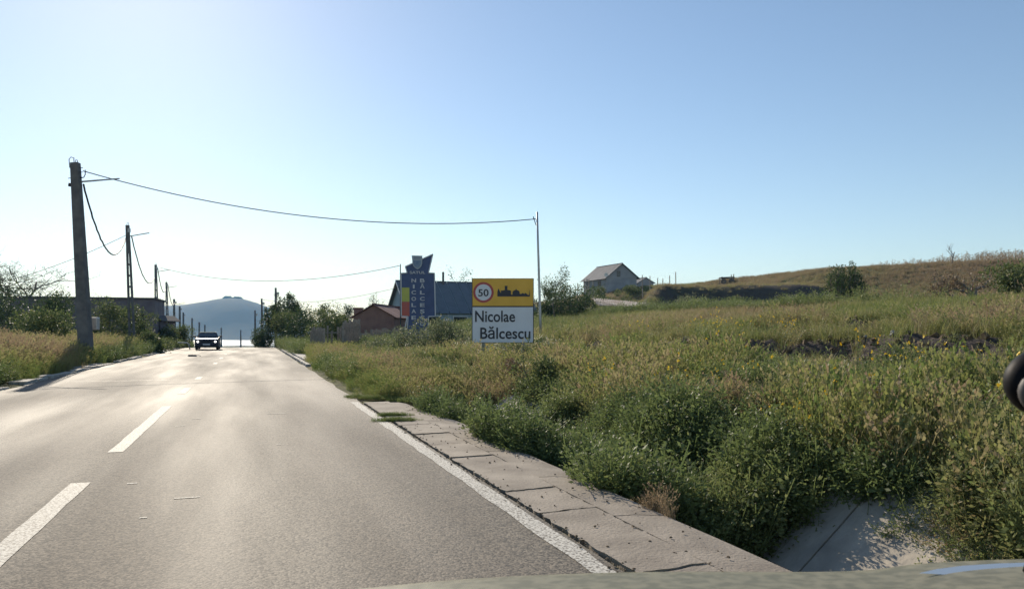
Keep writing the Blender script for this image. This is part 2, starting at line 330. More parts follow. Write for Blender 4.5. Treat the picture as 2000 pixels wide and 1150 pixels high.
marking('edge_line', -6, S_of(785, 1.9), 1.80, 1.95, .014, 'paint2')
# short transverse scuffs of paint left on the lane
for px, py, wd in ((540, 808, .30), (383, 818, .13), (352, 832, .14), (280, 1011, .05), (258, 944, .08), (365, 972, .20), (545, 868, .06)):
    Y = F * CH / (py - 648); X = (px - 1000) / F * Y; s, t = st(X, Y); marking('paint_scuff', s - .012 - .0009 * Y, s + .012 + .0009 * Y, t - wd / 2, t + wd / 2, .004)

# tar seams across the road
tar = mat('tar_seam', (.03, .028, .027), .6)
for py, t0, t1 in ((744, -5.2, -1.8),):
    s0 = S_of(py, -3.5); me = sheet('tar_seam', np.linspace(s0, s0 + .06, 3), lambda s: t0, lambda s: t1, .004, tar, 12); link('tar_seam', me, road)

# ------------------------------------------------------------------ concrete apron and ditch
apron = bpy.data.objects.new('concrete_apron', None); sc.collection.objects.link(apron); struct(apron)
def slab_mesh(s0, s1, t0, t1, skew=.12, z0=-.2, z1=.004, gap=.014, n=9, edge=.026):
    mb = MB(); a = s0 + gap; b = s1 - gap; poly = []
    def pt(s, t): return (s + (t - t0) * skew + random.uniform(-edge, edge) * .5, t + random.uniform(-edge, edge) * .5)
    for k in range(n): poly.append(pt(a, t0 + gap + (t1 - t0 - 2 * gap) * k / n))
    for k in range(n): poly.append(pt(a + (b - a) * k / n, t1 - gap))
    for k in range(n): poly.append(pt(b, t1 - gap - (t1 - t0 - 2 * gap) * k / n))
    for k in range(n): poly.append(pt(b - (b - a) * k / n, t0 + gap))
    tilt = random.uniform(-.01, .01); h = random.uniform(-.004, .010)
    V = []
    for z in (z0, z1):
        for s, t in poly:
            x, y = xy(s, t); V.append((x, y, z + (h + tilt * (s - s0) if z == z1 else 0)))
    N = len(poly); return V, [tuple(range(N, 2 * N))[::-1], tuple(range(N))] + [(i, (i + 1) % N, N + (i + 1) % N, N + i) for i in range(N)]
def add_slab(*a, name='slab', m='slab', parent=None, **k):
    V, Fc = slab_mesh(*a, **k); mb = MB(); mb.add(V, Fc); o = mb.obj(name, M[m], parent, bevel=.007); return o
s = -3.2
joints = [S_of(p, 2.2) for p in (1118, 1050, 1000, 958, 922, 893, 868, 848, 830, 815, 803, 793)]
js = [joints[0] - .8 * k for k in range(8, 0, -1)] + joints + [joints[-1] + .75]
for a, b in zip(js[:-1], js[1:]): add_slab(a, b, 2.02, 2.52, parent=apron)
# outer lip running down into the ditch
lip_b = [-4.5 + 1.6 * k for k in range(13)]
for a, b in zip(lip_b[:-1], lip_b[1:]):
    n = 8; V = []; 
    for k in range(n + 1):
        ss = a + .01 + (b - a - .02) * k / n; e = .03 * wob(ss, 5, 1) + (.22 * math.exp(-((ss - 10.6) / 2.2) ** 2))
        e += .10 * float(1 - sm(7, 9.5, ss))
        for t, z in ((2.53, .0), (2.70, -.004), (2.84 + e, -.03), (2.93 + e, -.10), (2.93 + e, -.4), (2.53, -.4)):
            x, y = xy(ss, t); V.append((x, y, z + .004 * wob(ss * 3, 6, 1)))
    q = [(i * 6 + k, i * 6 + (k + 1) % 6, (i + 1) * 6 + (k + 1) % 6, (i + 1) * 6 + k) for i in range(n) for k in range(6)]
    mb = MB().add(V, q + [tuple(range(6)), tuple(n * 6 + k for k in range(6))[::-1]]); mb.obj('edge_slab', M['slab'], apron, smooth=False)
ditch = bpy.data.objects.new('drainage_ditch', None); sc.collection.objects.link(ditch); struct(ditch)
sect_l = [(3.0, -.14), (3.28, -.45), (3.74, -.68)]; sect_b = [(3.76, -.68), (4.32, -.69)]; sect_r = [(4.34, -.69), (4.8, -.36), (5.22, -.05), (5.42, .0)]
for k in range(11):
    a = -3.4 + 1.72 * k; b = a + 1.72
    for sect in (sect_l, sect_b, sect_r):
        V = []; n = 6; tp = []
        for j in range(n + 1):
            ss = a + .012 + (b - a - .024) * j / n + 0
            for t, z in sect:
                x, y = xy(ss + (t - 3) * .10, t + .01 * wob(ss * 2, 7, 1)); V.append((x, y, z + .008 * wob(ss * 3 + t, 8, 1) + .02))
        m_ = len(sect); nv = len(V); V += [(x, y, z - .06) for x, y, z in V]
        q = [(i * m_ + k2, (i + 1) * m_ + k2, (i + 1) * m_ + k2 + 1, i * m_ + k2 + 1) for i in range(n) for k2 in range(m_ - 1)]
        q = [f[::-1] for f in q]; side = []
        rim = [i * m_ for i in range(n + 1)] + [n * m_ + k2 for k2 in range(1, m_)] + [i * m_ + m_ - 1 for i in range(n - 1, -1, -1)] + [k2 for k2 in range(m_ - 2, 0, -1)]
        for i in range(len(rim)): a_, b_ = rim[i], rim[(i + 1) % len(rim)]; side.append((a_, b_, b_ + nv, a_ + nv))
        MB().add(V, q + side).obj('lining_panel', M['lining'], ditch)

# ------------------------------------------------------------------ vegetation templates
def tcoll(name): return bpy.data.collections.new(name)
def blades(n, h, spread, wdt, lean=.5, seed=0, heads=0, mi_head=1, headlen=.12, curl=.35):
    r = np.random.default_rng(seed); V = []; Fq = []; mi = []; lv = []
    for i in range(n):
        a = r.uniform(0, 6.28); rad = spread * math.sqrt(r.uniform()); bx, by = rad * math.cos(a), rad * math.sin(a)
        hh = h * r.uniform(.5, 1.1); d = r.uniform(0, 6.28); ln = lean * r.uniform(.2, 1) * hh; w_ = wdt * r.uniform(.7, 1.3); l = r.uniform()
        pr = np.array([-math.sin(d), math.cos(d)]); dr = np.array([math.cos(d), math.sin(d)]); o = len(V)
        for f, ww in ((0, 1), (.4, .85), (.75, .6), (1, .15)):
            c = np.array([bx, by]) + dr * ln * f ** 2; z = hh * (f - curl * .35 * f ** 3)
            for sg in (-1, 1): V.append((*(c + pr * w_ * ww * sg / 2), z)); lv.append(l)
        for k in range(3): Fq.append((o + 2 * k, o + 2 * k + 1, o + 2 * k + 3, o + 2 * k + 2)); mi.append(0)
        if heads and r.uniform() < heads:
            tipc = np.array([bx, by]) + dr * ln; z = hh * (1 - curl * .35)
            for q in range(5):
                an = r.uniform(0, 6.28); e = np.array([math.cos(an), math.sin(an)]); zz = z - headlen * q / 6; o = len(V); hs = .012 * r.uniform(.7, 1.4); c = tipc - dr * .02 * q
                for u, v in ((0, 0), (1, .5), (0, 1.9), (-.6, .8)): V.append((*(c + e * hs * u * 1.5), zz + hs * v * 1.4)); lv.append(l)
                Fq.append((o, o + 1, o + 2, o + 3)); mi.append(mi_head)
    return V, Fq, mi, lv
def leaf(V, Fq, mi, lv, c, d, L, W, r, m=0, l=None, cup=.2):
    d = np.asarray(d, float); d /= np.linalg.norm(d) + 1e-9; up = r.normal(size=3); sd_ = np.cross(d, up); sd_ /= np.linalg.norm(sd_) + 1e-9
    c = np.asarray(c, float); o = len(V); nn = np.cross(sd_, d) * cup * L
    for p in (c, c + d * L * .45 + sd_ * W / 2, c + d * L + nn * -.6, c + d * L * .45 - sd_ * W / 2): V.append(tuple(p)); lv.append(r.uniform() if l is None else l)
    Fq.append((o, o + 1, o + 2, o + 3)); mi.append(m)
def weed(seed, h=.6, stems=6, leaves=18, L=.07, W=.035, spread=.14, flowers=0, fm=1, bushy=1.0, dry=0):
    r = np.random.default_rng(seed); V = []; Fq = []; mi = []; lv = []
    for s_ in range(stems):
        a = r.uniform(0, 6.28); b = np.array([math.cos(a) * spread * r.uniform(), math.sin(a) * spread * r.uniform(), 0]); ln = np.array([math.cos(a), math.sin(a), 0]) * h * r.uniform(.1, .55) * bushy; hh = h * r.uniform(.6, 1.1)
        f0 = None
        for k in range(7):
            f = k / 6; c = b + ln * f ** 1.4 + np.array([0, 0, hh * f]); 
            if f0 is not None:
                o = len(V)
                for p, ww in ((f0, .004), (c, .003)):
                    V.append((p[0] - ww, p[1], p[2])); V.append((p[0] + ww, p[1], p[2])); lv += [.2, .2]
                Fq.append((o, o + 1, o + 3, o + 2)); mi.append(0)
            f0 = c
        for k in range(leaves):
            f = r.uniform(.1, 1.0); c = b + ln * f ** 1.4 + np.array([0, 0, hh * f]); an = r.uniform(0, 6.28)
            d = np.array([math.cos(an), math.sin(an), r.uniform(-.2, .9)]); q = L * r.uniform(.6, 1.2) * (1.1 - .4 * f)
            off = d * r.uniform(0, .07 * bushy); leaf(V, Fq, mi, lv, c + off, d, q, W * q / L, r)
        for k in range(flowers):
            c = b + ln + np.array([0, 0, hh]) + r.normal(size=3) * .035
            for j in range(3): leaf(V, Fq, mi, lv, c, r.normal(size=3), .030, .024, r, fm)
    return V, Fq, mi, lv
def mktempl(coll, name, data, mats): V, Fq, mi, lv = data; link(name, fast_mesh(name, V, Fq, mats, mi, lv=lv), coll=coll)
C_grass = tcoll('t_grass'); C_tall = tcoll('t_tall'); C_weed = tcoll('t_weed'); C_flow = tcoll('t_flow'); C_fluff = tcoll('t_fluff'); C_corn = tcoll('t_corn')
for i in range(6):
    mktempl(C_grass, f'a{i}', blades(46, .34, .20, .0075, .8, 10 + i), [M['grass']])
    mktempl(C_tall, f'b{i}', blades(50, .72, .20, .0075, .55, 30 + i, heads=.75, mi_head=0), [M['grass']])
    mktempl(C_weed, f'c{i}', weed(50 + i, .5, 8, 30, .055, .026, .16), [M['weed']])
    mktempl(C_flow, f'd{i}', weed(70 + i, .62, 7, 20, .05, .022, .14, flowers=2), [M['weed'], M['flower']])
    mktempl(C_fluff, f'e{i}', weed(90 + i, .8, 6, 22, .06, .03, .16, flowers=2, bushy=.7), [M['weed'], M['fluff']])
def cornplant(seed):
    r = np.random.default_rng(seed); V = []; Fq = []; mi = []; lv = []
    for s_ in range(1):
        for k in range(5):
            o = len(V)
            for z, ww in ((k * .36, .02), (k * .36 + .36, .016)): V += [(-ww, 0, z), (ww, 0, z)]; lv += [.5, .5]
            Fq.append((o, o + 1, o + 3, o + 2)); mi.append(0)
        for k in range(11):
            an = r.uniform(0, 6.28); z = .3 + 1.45 * k / 10; leaf(V, Fq, mi, lv, (0, 0, z), (math.cos(an), math.sin(an), r.uniform(-.3, 1.2)), r.uniform(.35, .6), .07, r)
        for k in range(4): leaf(V, Fq, mi, lv, (0, 0, 1.75), (r.normal() * .25, r.normal() * .25, 1), .32, .035, r)
    return V, Fq, mi, lv
for i in range(4): mktempl(C_corn, f'f{i}', cornplant(i), [M['grass']])

def gn_group(coll):
    g = bpy.data.node_groups.new('scatter_' + coll.name, 'GeometryNodeTree')
    g.interface.new_socket('Geometry', in_out='INPUT', socket_type='NodeSocketGeometry'); g.interface.new_socket('Geometry', in_out='OUTPUT', socket_type='NodeSocketGeometry')
    n = g.nodes; L = g.links; gi = n.new('NodeGroupInput'); go = n.new('NodeGroupOutput')
    ci = n.new('GeometryNodeCollectionInfo'); ci.inputs['Collection'].default_value = coll; ci.inputs['Separate Children'].default_value = True; ci.inputs['Reset Children'].default_value = True
    ip = n.new('GeometryNodeInstanceOnPoints'); ip.inputs['Pick Instance'].default_value = True
    def na(nm, ty):
        a = n.new('GeometryNodeInputNamedAttribute'); a.data_type = ty; a.inputs['Name'].default_value = nm; return a.outputs['Attribute']
    e = n.new('FunctionNodeEulerToRotation'); L.new(na('rot', 'FLOAT_VECTOR'), e.inputs[0]); L.new(e.outputs[0], ip.inputs['Rotation'])
    L.new(na('scl', 'FLOAT_VECTOR'), ip.inputs['Scale']); L.new(na('idx', 'INT'), ip.inputs['Instance Index'])
    L.new(gi.outputs[0], ip.inputs['Points']); L.new(ci.outputs[0], ip.inputs['Instance']); L.new(ip.outputs[0], go.inputs[0]); return g
_gn = {}
def scatter(name, X, Y, scl, tint, coll, label, cat, zoff=0, tilt=.15, hs=None, Z=None):
    n = len(X); Z = H(X, Y) + zoff if Z is None else Z
    me = bpy.data.meshes.new(name); me.vertices.add(n); me.vertices.foreach_set('co', np.stack([X, Y, Z], -1).astype(np.float32).ravel())
    rot = np.stack([rng.normal(0, tilt, n), rng.normal(0, tilt, n), rng.uniform(0, 6.28, n)], -1).astype(np.float32)
    hs = rng.uniform(.8, 1.25, n) if hs is None else hs
    sv_ = np.stack([scl, scl, scl * hs], -1).astype(np.float32)
    a = me.attributes.new('rot', 'FLOAT_VECTOR', 'POINT'); a.data.foreach_set('vector', rot.ravel())
    a = me.attributes.new('scl', 'FLOAT_VECTOR', 'POINT'); a.data.foreach_set('vector', sv_.ravel())
    a = me.attributes.new('idx', 'INT', 'POINT'); a.data.foreach_set('value', rng.integers(0, len(coll.objects), n).astype(np.int32))
    a = me.attributes.new('tint', 'FLOAT', 'POINT'); a.data.foreach_set('value', np.clip(tint, 0, 1).astype(np.float32))
    o = link(name, me); md = o.modifiers.new('scatter', 'NODES')
    if coll.name not in _gn: _gn[coll.name] = gn_group(coll)
    md.node_group = _gn[coll.name]; tag(o, label, cat, kind='stuff'); return o
def sample(n, s0, s1, t0, t1, dens=None, margin=.13):
    """n candidate points in a strip, thinned by distance and kept inside a widened field of view"""
    s = rng.uniform(s0, s1, n); t = rng.uniform(t0, t1, n); X, Y = xy(s, t)
    k = (Y > .5) & (np.abs(X / np.maximum(Y, .1)) < .667 * (1 + margin) + .6 / np.maximum(Y, .5))
    k &= rng.uniform(size=n) > np.maximum(.74 * bareness(X, Y) + .2 * (Y > 60) * bareness(X, Y), .9 * np.exp(-((X + .25) / 1.35) ** 4 - ((Y - 21) / 4.6) ** 6))
    if dens is not None: k &= rng.uniform(size=n) < dens(s, t, X, Y)
    return X[k], Y[k], s[k], t[k]
def nb(n): return rng.normal(0, 1, n)

# meadow: short yellow-green grass over the rising ground
X, Y, s, t = sample(150000, 2, 80, 7, 42, lambda s, t, X, Y: np.clip(14 / np.hypot(X, Y), .12, 1) * (1 - .93 * bareness(X, Y)))
tin = .44 + .22 * noise(X, Y, .16, 7) + .14 * noise(X, Y, .9, 8) + .06 * nb(len(X)) + .08 * sm(11, 20, t)
scatter('meadow_grass', X, Y, .75 + .018 * np.hypot(X, Y) + .1 * nb(len(X)), tin, C_grass, 'yellow green meadow grass over the rising ground behind the town sign', 'grass')
gl_ = lambda s, t: ((s > 12) * (s < 15.2) * (t > 3.2) * (t < 5.3) + (s > 10.2) * (s <= 12) * (t < 4.5)) * 1.0
# near bank: leafy green weeds
X, Y, s, t = sample(34000, 0, 34, 4.7, 15, lambda s, t, X, Y: np.clip(1.15 - .07 * (t - 4), .15, 1) * (1 - .93 * sm(7.8, 9.8, t - .6 * noise(s, 0 * s, .5, 2))) * sm(-.25, .35, noise(X, Y, 1.1, 9) + .12) * (1 - gl_(s, t)))
tin = .30 + .26 * noise(X, Y, .5, 10) + .10 * nb(len(X)) + .25 * sm(8, 13, t)
k = (t > 4.95) | (s > 6.4)
scatter('bank_weeds', X[k], Y[k], (.74 + .42 * noise(X, Y, 1.1, 9) + .1 * nb(len(X)))[k], tin[k], C_weed, 'dense leafy green weeds on the bank beside the concrete ditch', 'weeds')
# weeds growing out of the ditch
X, Y, s, t = sample(9500, 4.6, 13.6, 3.0, 5.3, lambda s, t, X, Y: sm(5.6, 6.2, s - .55 * (4.2 - t) + .35 * noise(X, Y, 2.5, 1)) * sm(-.35, .2, noise(X, Y, 1.6, 2)) * (1 - gl_(s, t)))
scatter('ditch_weeds', X, Y, .95 + .35 * noise(X, Y, 1.6, 2) + .14 * nb(len(X)), .18 + .2 * noise(X, Y, .9, 12) + .08 * nb(len(X)), C_weed, 'dark green weeds filling the ditch next to the concrete slabs', 'weeds')
X, Y, s, t = sample(2600, 0, 22, 5.6, 14, lambda s, t, X, Y: (.05 + .9 * (1 - sm(7, 9.5, s)) * (1 - sm(7.5, 9, t))) * sm(-.2, .4, noise(X, Y, .8, 13) + .2))
scatter('yellow_flowers', X, Y, 1.0 + .15 * nb(len(X)), .45 + .2 * nb(len(X)), C_flow, 'yellow flowering weeds among the bank weeds at the lower right', 'flowers')
X, Y, s, t = sample(24000, 3, 34, 5.9, 17, lambda s, t, X, Y: (1 - .85 * sm(8.2, 10, t)) * sm(-.2, .7, noise(X, Y, .5, 14) + .25))
scatter('bank_grass', X, Y, .68 + .22 * noise(X, Y, .9, 3) + .14 * nb(len(X)), .55 + .2 * noise(X, Y, .6, 15) + .1 * nb(len(X)), C_tall, 'mixed straw and green seeding grass on the bank above the ditch', 'grass')
X, Y, s, t = sample(1500, 3, 24, 5.3, 9, lambda s, t, X, Y: sm(-.4, .5, noise(X, Y, .7, 21)))
scatter('tall_straw', X, Y, .95 + .15 * nb(len(X)), .50 + .14 * nb(len(X)), C_tall, 'tall straw coloured grass stalks rising above the bank weeds', 'grass', tilt=.22, hs=rng.uniform(.9, 1.35, len(X)))
# verge right of the road beyond the slabs
X, Y, s, t = sample(22000, 15.6, 62, 2.0, 9.5, lambda s, t, X, Y: (1 - .85 * np.exp(-((X + .3) / 1.6) ** 4 - ((Y - 23) / 3) ** 4)) * np.clip(22 / Y, .3, 1) * sm(.02, .5, t - 2.05 - .12 * noise(s, 0 * s, .8, 2) - .5 * sm(33, 38, s)))
scatter('verge_grass', X, Y, (.64 + .16 * noise(X, Y, .8, 4) + .12 * nb(len(X))) * (.45 + .55 * sm(2.1, 3.2, t)), .54 + .24 * noise(X, Y, .35, 16) + .1 * nb(len(X)) - .35 * (1 - sm(2.2, 3.4, t)) - .2 * sm(36, 48, s), C_tall, 'brownish seeding grass on the verge between the road and the town sign', 'grass')
X, Y, s, t = sample(14000, 15.6, 78, 2.3, 20, lambda s, t, X, Y: np.clip(25 / Y, .25, 1) * sm(0, .7, noise(X, Y, .3, 17) + .15 + .8 * sm(36, 50, s)) * (1 - .85 * sm(8.5, 11, t) * (1 - sm(38, 50, s))))
scatter('verge_weeds', X, Y, .8 + .012 * Y + .12 * nb(len(X)), .25 + .15 * noise(X, Y, .5, 18) + .08 * nb(len(X)), C_weed, 'green leafy weeds on the right verge towards the plank fence', 'weeds')
# tall pale green weeds along the back of the meadow
X, Y, s, t = sample(26000, 20, 95, 22.5, 40, lambda s, t, X, Y: sm(-.2, .5, noise(X, Y, .22, 19) + .45) * (1 - sm(15, 20, X) * .8))
_h = 1 - sm(.36, .44, X / Y); k = rng.uniform(size=len(X)) < .12 + .88 * _h; X, Y, s, t = X[k], Y[k], s[k], t[k]
scatter('hedge_weeds', X, Y, (.75 + .65 * (1 - sm(25, 33, t))) * (1 + .3 * noise(X, Y, .4, 3)) + .5 * .25 * nb(len(X)), .28 + .2 * noise(X, Y, .3, 20) + .1 * nb(len(X)), C_weed, 'tall pale green weeds along the back edge of the meadow', 'weeds')
X, Y, s, t = sample(9000, 18, 60, 27, 46, lambda s, t, X, Y: sm(20, 27, X))
scatter('brown_weeds', X, Y, 1.25 + .2 * nb(len(X)), .9 + .1 * nb(len(X)), C_tall, 'brown withered weeds at the foot of the right hillside', 'weeds')
# hillside
X, Y, s, t = sample(75000, 30, 190, 38, 100, lambda s, t, X, Y: np.clip(75 / Y, .35, 1) * 1)
tin = .80 + .25 * noise(X, Y * 2.2, .07, 21) + .07 * nb(len(X)) - .4 * sm(0, 1, noise(X, Y, .05, 22)) * sm(55, 70, t)
scatter('hillside_grass', X, Y, 1.45 + .2 * nb(len(X)), tin, C_grass, 'dry brown and green grass over the hillside', 'grass', hs=np.full(len(X), .75))
# corn on the ridge
X, Y, s, t = sample(9000, 60, 150, 84, 118, lambda s, t, X, Y: sm(44, 50, X / Y * 100) * 1.0)
row = np.round(Y / .8) * .8
scatter('corn_field', X, row, .62 + .06 * nb(len(X)), .9 + .08 * nb(len(X)), C_corn, 'dry corn stalks standing along the ridge of the hill', 'corn', tilt=.06)
# left verge
X, Y, s, t = sample(30000, 6, 75, -17, -5.55, lambda s, t, X, Y: np.clip(24 / Y, .3, 1) * sm(.05, .5, -t - 5.55 - .3 * sm(-.2, .5, noise(s, 0 * s, .5, 23))))
scatter('left_verge_grass', X, Y, (.95 + .15 * nb(len(X))) * (.4 + .6 * sm(5.6, 7.0, -t)), .74 + .2 * noise(X, Y, .3, 24) + .08 * nb(len(X)) - .35 * (1 - sm(5.8, 7, -t)) - .25 * sm(42, 55, s), C_tall, 'tall reddish dry grass along the left edge of the road', 'grass')
X, Y, s, t = sample(9000, 20, 90, -14, -5.8, lambda s, t, X, Y: sm(0, .5, noise(X, Y, .35, 25) - .1 + .9 * sm(42, 55, s)))
scatter('left_verge_weeds', X, Y, 1.15 + .15 * nb(len(X)), .2 + .15 * noise(X, Y, .4, 26) + .08 * nb(len(X)), C_weed, 'green weeds between the road and the long dark building', 'weeds')
X, Y, s, t = sample(1900, 0, 9, 4.3, 5.3, lambda s, t, X, Y: sm(-.3, .3, noise(X, Y, 2.2, 5) + 1.6 * (t - 4.75) + 1.4 * (4.5 - s) * (s < 6)))
scatter('overhanging_weeds', X, Y, .5 + .1 * nb(len(X)), .35 + .25 * nb(len(X)), C_weed, 'weeds hanging over the sunlit right side of the concrete ditch', 'weeds', tilt=.5)
dx_, dy_ = xy(rng.normal(5.3, .12, 9), rng.normal(2.96, .03, 9))
scatter('dry_tuft', dx_, dy_, rng.uniform(.15, .34, 9), np.full(9, .95), C_tall, 'small dry straw tuft at the outer edge of the concrete slabs', 'grass', Z=np.full(9, -.08))
# tufts rooted in the slab joints and the grass tongue at the end of the slabs
gx = []; 
for px, py, n_, w_, h_ in ((772, 822, 130, .30, .05), (765, 812, 90, .24, .04), (740, 778, 220, .42, .10), (800, 782, 140, .3, .09), (700, 776, 120, .2, .06)):
    Y0 = F * CH / (py - 648); X0 = (px - 1000) / F * Y0
    for k in range(n_): gx.append((X0 + rng.normal(0, w_ * .5), Y0 + rng.normal(0, h_) * .9))
gx = np.array(gx); scatter('slab_tufts', gx[:, 0], gx[:, 1], rng.uniform(.16, .34, len(gx)), rng.uniform(.05, .35, len(gx)), C_grass, 'low green grass rooted in the joints and at the end of the slabs', 'grass', Z=np.full(len(gx), .0), hs=np.full(len(gx), .7))

# ------------------------------------------------------------------ trees and shrubs
def branch_tree(seed, h, spread, levels=4, r0=.09, up=.35, nch=3, trunk=.25, droop=0.):
    r = np.random.default_rng(seed); mb = MB(); tips = []
    def grow(p, d, L, rad, lev):
        pts = [p]; n = 4; q = np.array(p, float); dd = np.array(d, float)
        for i in range(n):
            dd = dd + r.normal(size=3) * .16 + np.array([0, 0, up * .12 - droop * lev * .06]); dd /= np.linalg.norm(dd); q = q + dd * L / n; pts.append(tuple(q))
        mb.tube(pts, [rad * (1 - .45 * i / n) for i in range(n + 1)], 5 if lev < 2 else 3)
        if lev >= levels - 2: tips.extend([(np.array(a), dd.copy(), lev) for a in pts[1:]])
        if lev < levels:
            for k in range(nch + (1 if lev == 0 else 0)):
                f = r.uniform(.35, 1); j = min(n, max(1, int(f * n + .5))); a = r.uniform(0, 6.28)
                e = dd * .75 + np.array([math.cos(a) * spread, math.sin(a) * spread, r.uniform(-.1, .6)]); e /= np.linalg.norm(e)
                grow(pts[j], e, L * r.uniform(.58, .82), rad * .55, lev + 1)
    grow((0, 0, 0), (r.normal() * .08, r.normal() * .08, 1), h * (trunk + .12), r0, 0)
    return mb, tips
def tree(name, loc, h, label, cat, seed=1, m='leaf_green', levels=4, spread=.8, leaves=10, L=.12, W=.06, r0=.08, group=None, bark='bark', sx=1, nch=3, clump=.15, trunk=.25, droop=0, rz=0):
    root = thing(name, (loc[0], loc[1], loc[2]), label, cat, group, rz)
    mb, tips = branch_tree(seed, h, spread, levels, r0, nch=nch, trunk=trunk, droop=droop); zmax = max(v[2] for v in mb.v); k = h / zmax
    mb.v = [(x * k * sx, y * k * sx, z * k) for x, y, z in mb.v]; mb.obj('trunk', M[bark], root)
    if leaves:
        r = np.random.default_rng(seed + 99); V = []; Fq = []; mi = []; lv = []
        for p, d, lev in tips:
            for i in range(leaves):
                c = p * k * np.array([sx, sx, 1]) + r.normal(size=3) * clump; leaf(V, Fq, mi, lv, c, d + r.normal(size=3) * .9, L * r.uniform(.6, 1.3), W * r.uniform(.7, 1.2), r)
        V = np.array(V); V[:, 2] = np.maximum(V[:, 2], .02); link('crown', fast_mesh('crown', V, Fq, [M[m]], mi, lv=lv), root)
    return root
def shrub(name, loc, dims, label, cat, seed=1, m='leaf_green', n=5000, L=.10, W=.05, blobs=14, group=None, stems=9, extra=None):
    """loc = ground point, dims = (half width x, half depth y, height)"""
    r = np.random.default_rng(seed); root = thing(name, loc, label, cat, group); mb = MB()
    B = []
    for i in range(blobs):
        a = r.uniform(0, 6.28); q = r.uniform(.0, .8); zf = r.uniform(.15, .85)
        kk = math.sqrt(max(.1, 1 - (zf - .35) ** 2 * 1.9)); B.append((q * kk * math.cos(a) * dims[0], q * kk * math.sin(a) * dims[1], zf * dims[2], r.uniform(.2, .4) * min(dims[0], dims[2]) ))
    B = np.array(B)
    for i in range(stems):
        b = B[r.integers(len(B))]; st_ = (b[0] * .25, b[1] * .25, 0); mid = (b[0] * .6, b[1] * .6, b[2] * .55); mb.tube([st_, mid, tuple(b[:3]), (b[0] * 1.05, b[1] * 1.05, b[2] + b[3] * 1.1)], [.03, .02, .012, .004], 4)
    mb.obj('stems', M['bark'], root)
    V = []; Fq = []; mi = []; lv = []
    for i in range(n):
        b = B[r.integers(len(B))]; d = r.normal(size=3); d /= np.linalg.norm(d); rad = b[3] * r.uniform(.35, 1.0) ** .5 * (1.35 if r.uniform() < .12 else 1)
        c = b[:3] + d * rad; c[2] = max(.03, c[2] if r.uniform() > .1 else c[2] * r.uniform(0, 1)); leaf(V, Fq, mi, lv, c, d + r.normal(size=3) * .7 + np.array([0, 0, .3]), L * r.uniform(.6, 1.3), W * r.uniform(.7, 1.2), r)
    link('foliage', fast_mesh('foliage', V, Fq, [M[m]], mi, lv=lv), root); return root
def G(px, Y, dz=0): X = (px - 1000) / F * Y; return (X, Y, gz(X, Y) + dz)
def hpx(py, Y): return CH - (py - 648) / F * Y          # world height of a photo row at a depth

# left side
tree('bare_tree', G(30, 70, -.2), 8.6, 'sparse nearly leafless tree spreading above the long dark building', 'tree', 5, 'leaf_dark', 5, 1.3, 1, .12, .05, .16, bark='deadwood', sx=1.35, nch=3, clump=.12, trunk=.28)
tree('bare_tree', G(-60, 66, -.2), 8.2, 'leafless tree at the left edge of the view behind the long building', 'tree', 6, 'leaf_dark', 5, 1.2, 1, .12, .05, .16, bark='deadwood', sx=1.2, nch=3, clump=.12, trunk=.28)
for i, (px, Y, hw, h, m, lb) in enumerate([
    (25, 44, 3.2, 4.0, 'leaf_dark', 'large dark bush at the left edge in front of the long building'),
    (108, 47, 2.3, 3.4, 'leaf_dark', 'dark green bush left of the concrete pole'),
    (85, 37, 1.7, 1.9, 'leaf_green', 'brighter green bush low between the dry grass and the dark bushes'),
    (212, 52, 1.9, 3.4, 'leaf_green', 'bush right of the concrete pole in front of the dark wall'),
    (268, 55, 1.9, 3.2, 'leaf_green', 'green bush at the foot of the first lattice pole'),
    (325, 64, 1.4, 1.7, 'leaf_green', 'low bush under the lean-to beside the dark building'),
    (352, 72, 1.6, 2.3, 'leaf_green', 'bush behind the oncoming car on the left roadside'),
    (290, 49, 1.3, 1.3, 'leaf_green', 'small green shrub on the left verge before the broken kerb')]):
    shrub('roadside_bush', G(px, Y, -.05), (hw, hw * .8, h), lb, 'bush', 20 + i, m, 5200, .13, .07, 16, 'bushes along the left roadside')
# right of the road, far
def shoot_tree(name, loc, h, rad, label, seed, m='leaf_dark', N=34, per=120, L=.15, fork=.25):
    r = np.random.default_rng(seed); root = thing(name, loc, label, 'tree'); mb = MB(); V = []; Fq = []; mi = []; lv = []
    mb.tube([(0, 0, -.2), (.03, 0, h * fork * .5), (0, 0, h * fork)], [.16, .12, .1], 7)
    for i in range(N):
        a = r.uniform(0, 6.28); q = math.sqrt(r.uniform()); zt = h * (1.0 - .42 * q ** 2) * r.uniform(.78, 1.02); e = np.array([math.cos(a) * rad * q, math.sin(a) * rad * q, zt]); b = np.array([0, 0, h * fork * r.uniform(.6, 1)])
        pts = [b + (e - b) * f + np.array([math.cos(a), math.sin(a), 0]) * rad * .28 * q * math.sin(f * 3.14) + r.normal(size=3) * .04 for f in np.linspace(0, 1, 7)]
        mb.tube([tuple(p_) for p_ in pts], list(np.linspace(.045, .006, 7)), 4)
        for k in range(per):
            f = r.uniform(.18, 1.0); j = f * 6; j0 = min(5, int(j)); c = pts[j0] + (pts[j0 + 1] - pts[j0]) * (j - j0) + r.normal(size=3) * (.34 * (1 - f) + .07)
            leaf(V, Fq, mi, lv, c, (pts[-1] - b) * .3 + r.normal(size=3), L * r.uniform(.6, 1.3), L * .45, r)
    mb.obj('trunk', M['bark'], root); link('crown', fast_mesh('crown', V, Fq, [M[m]], mi, lv=lv), root); return root
shoot_tree('roadside_tree', G(556, 74, -.1), 5.6, 2.0, 'bushy tree with upright shoots right of the road beyond the fence', 11, N=46, per=230, L=.2)
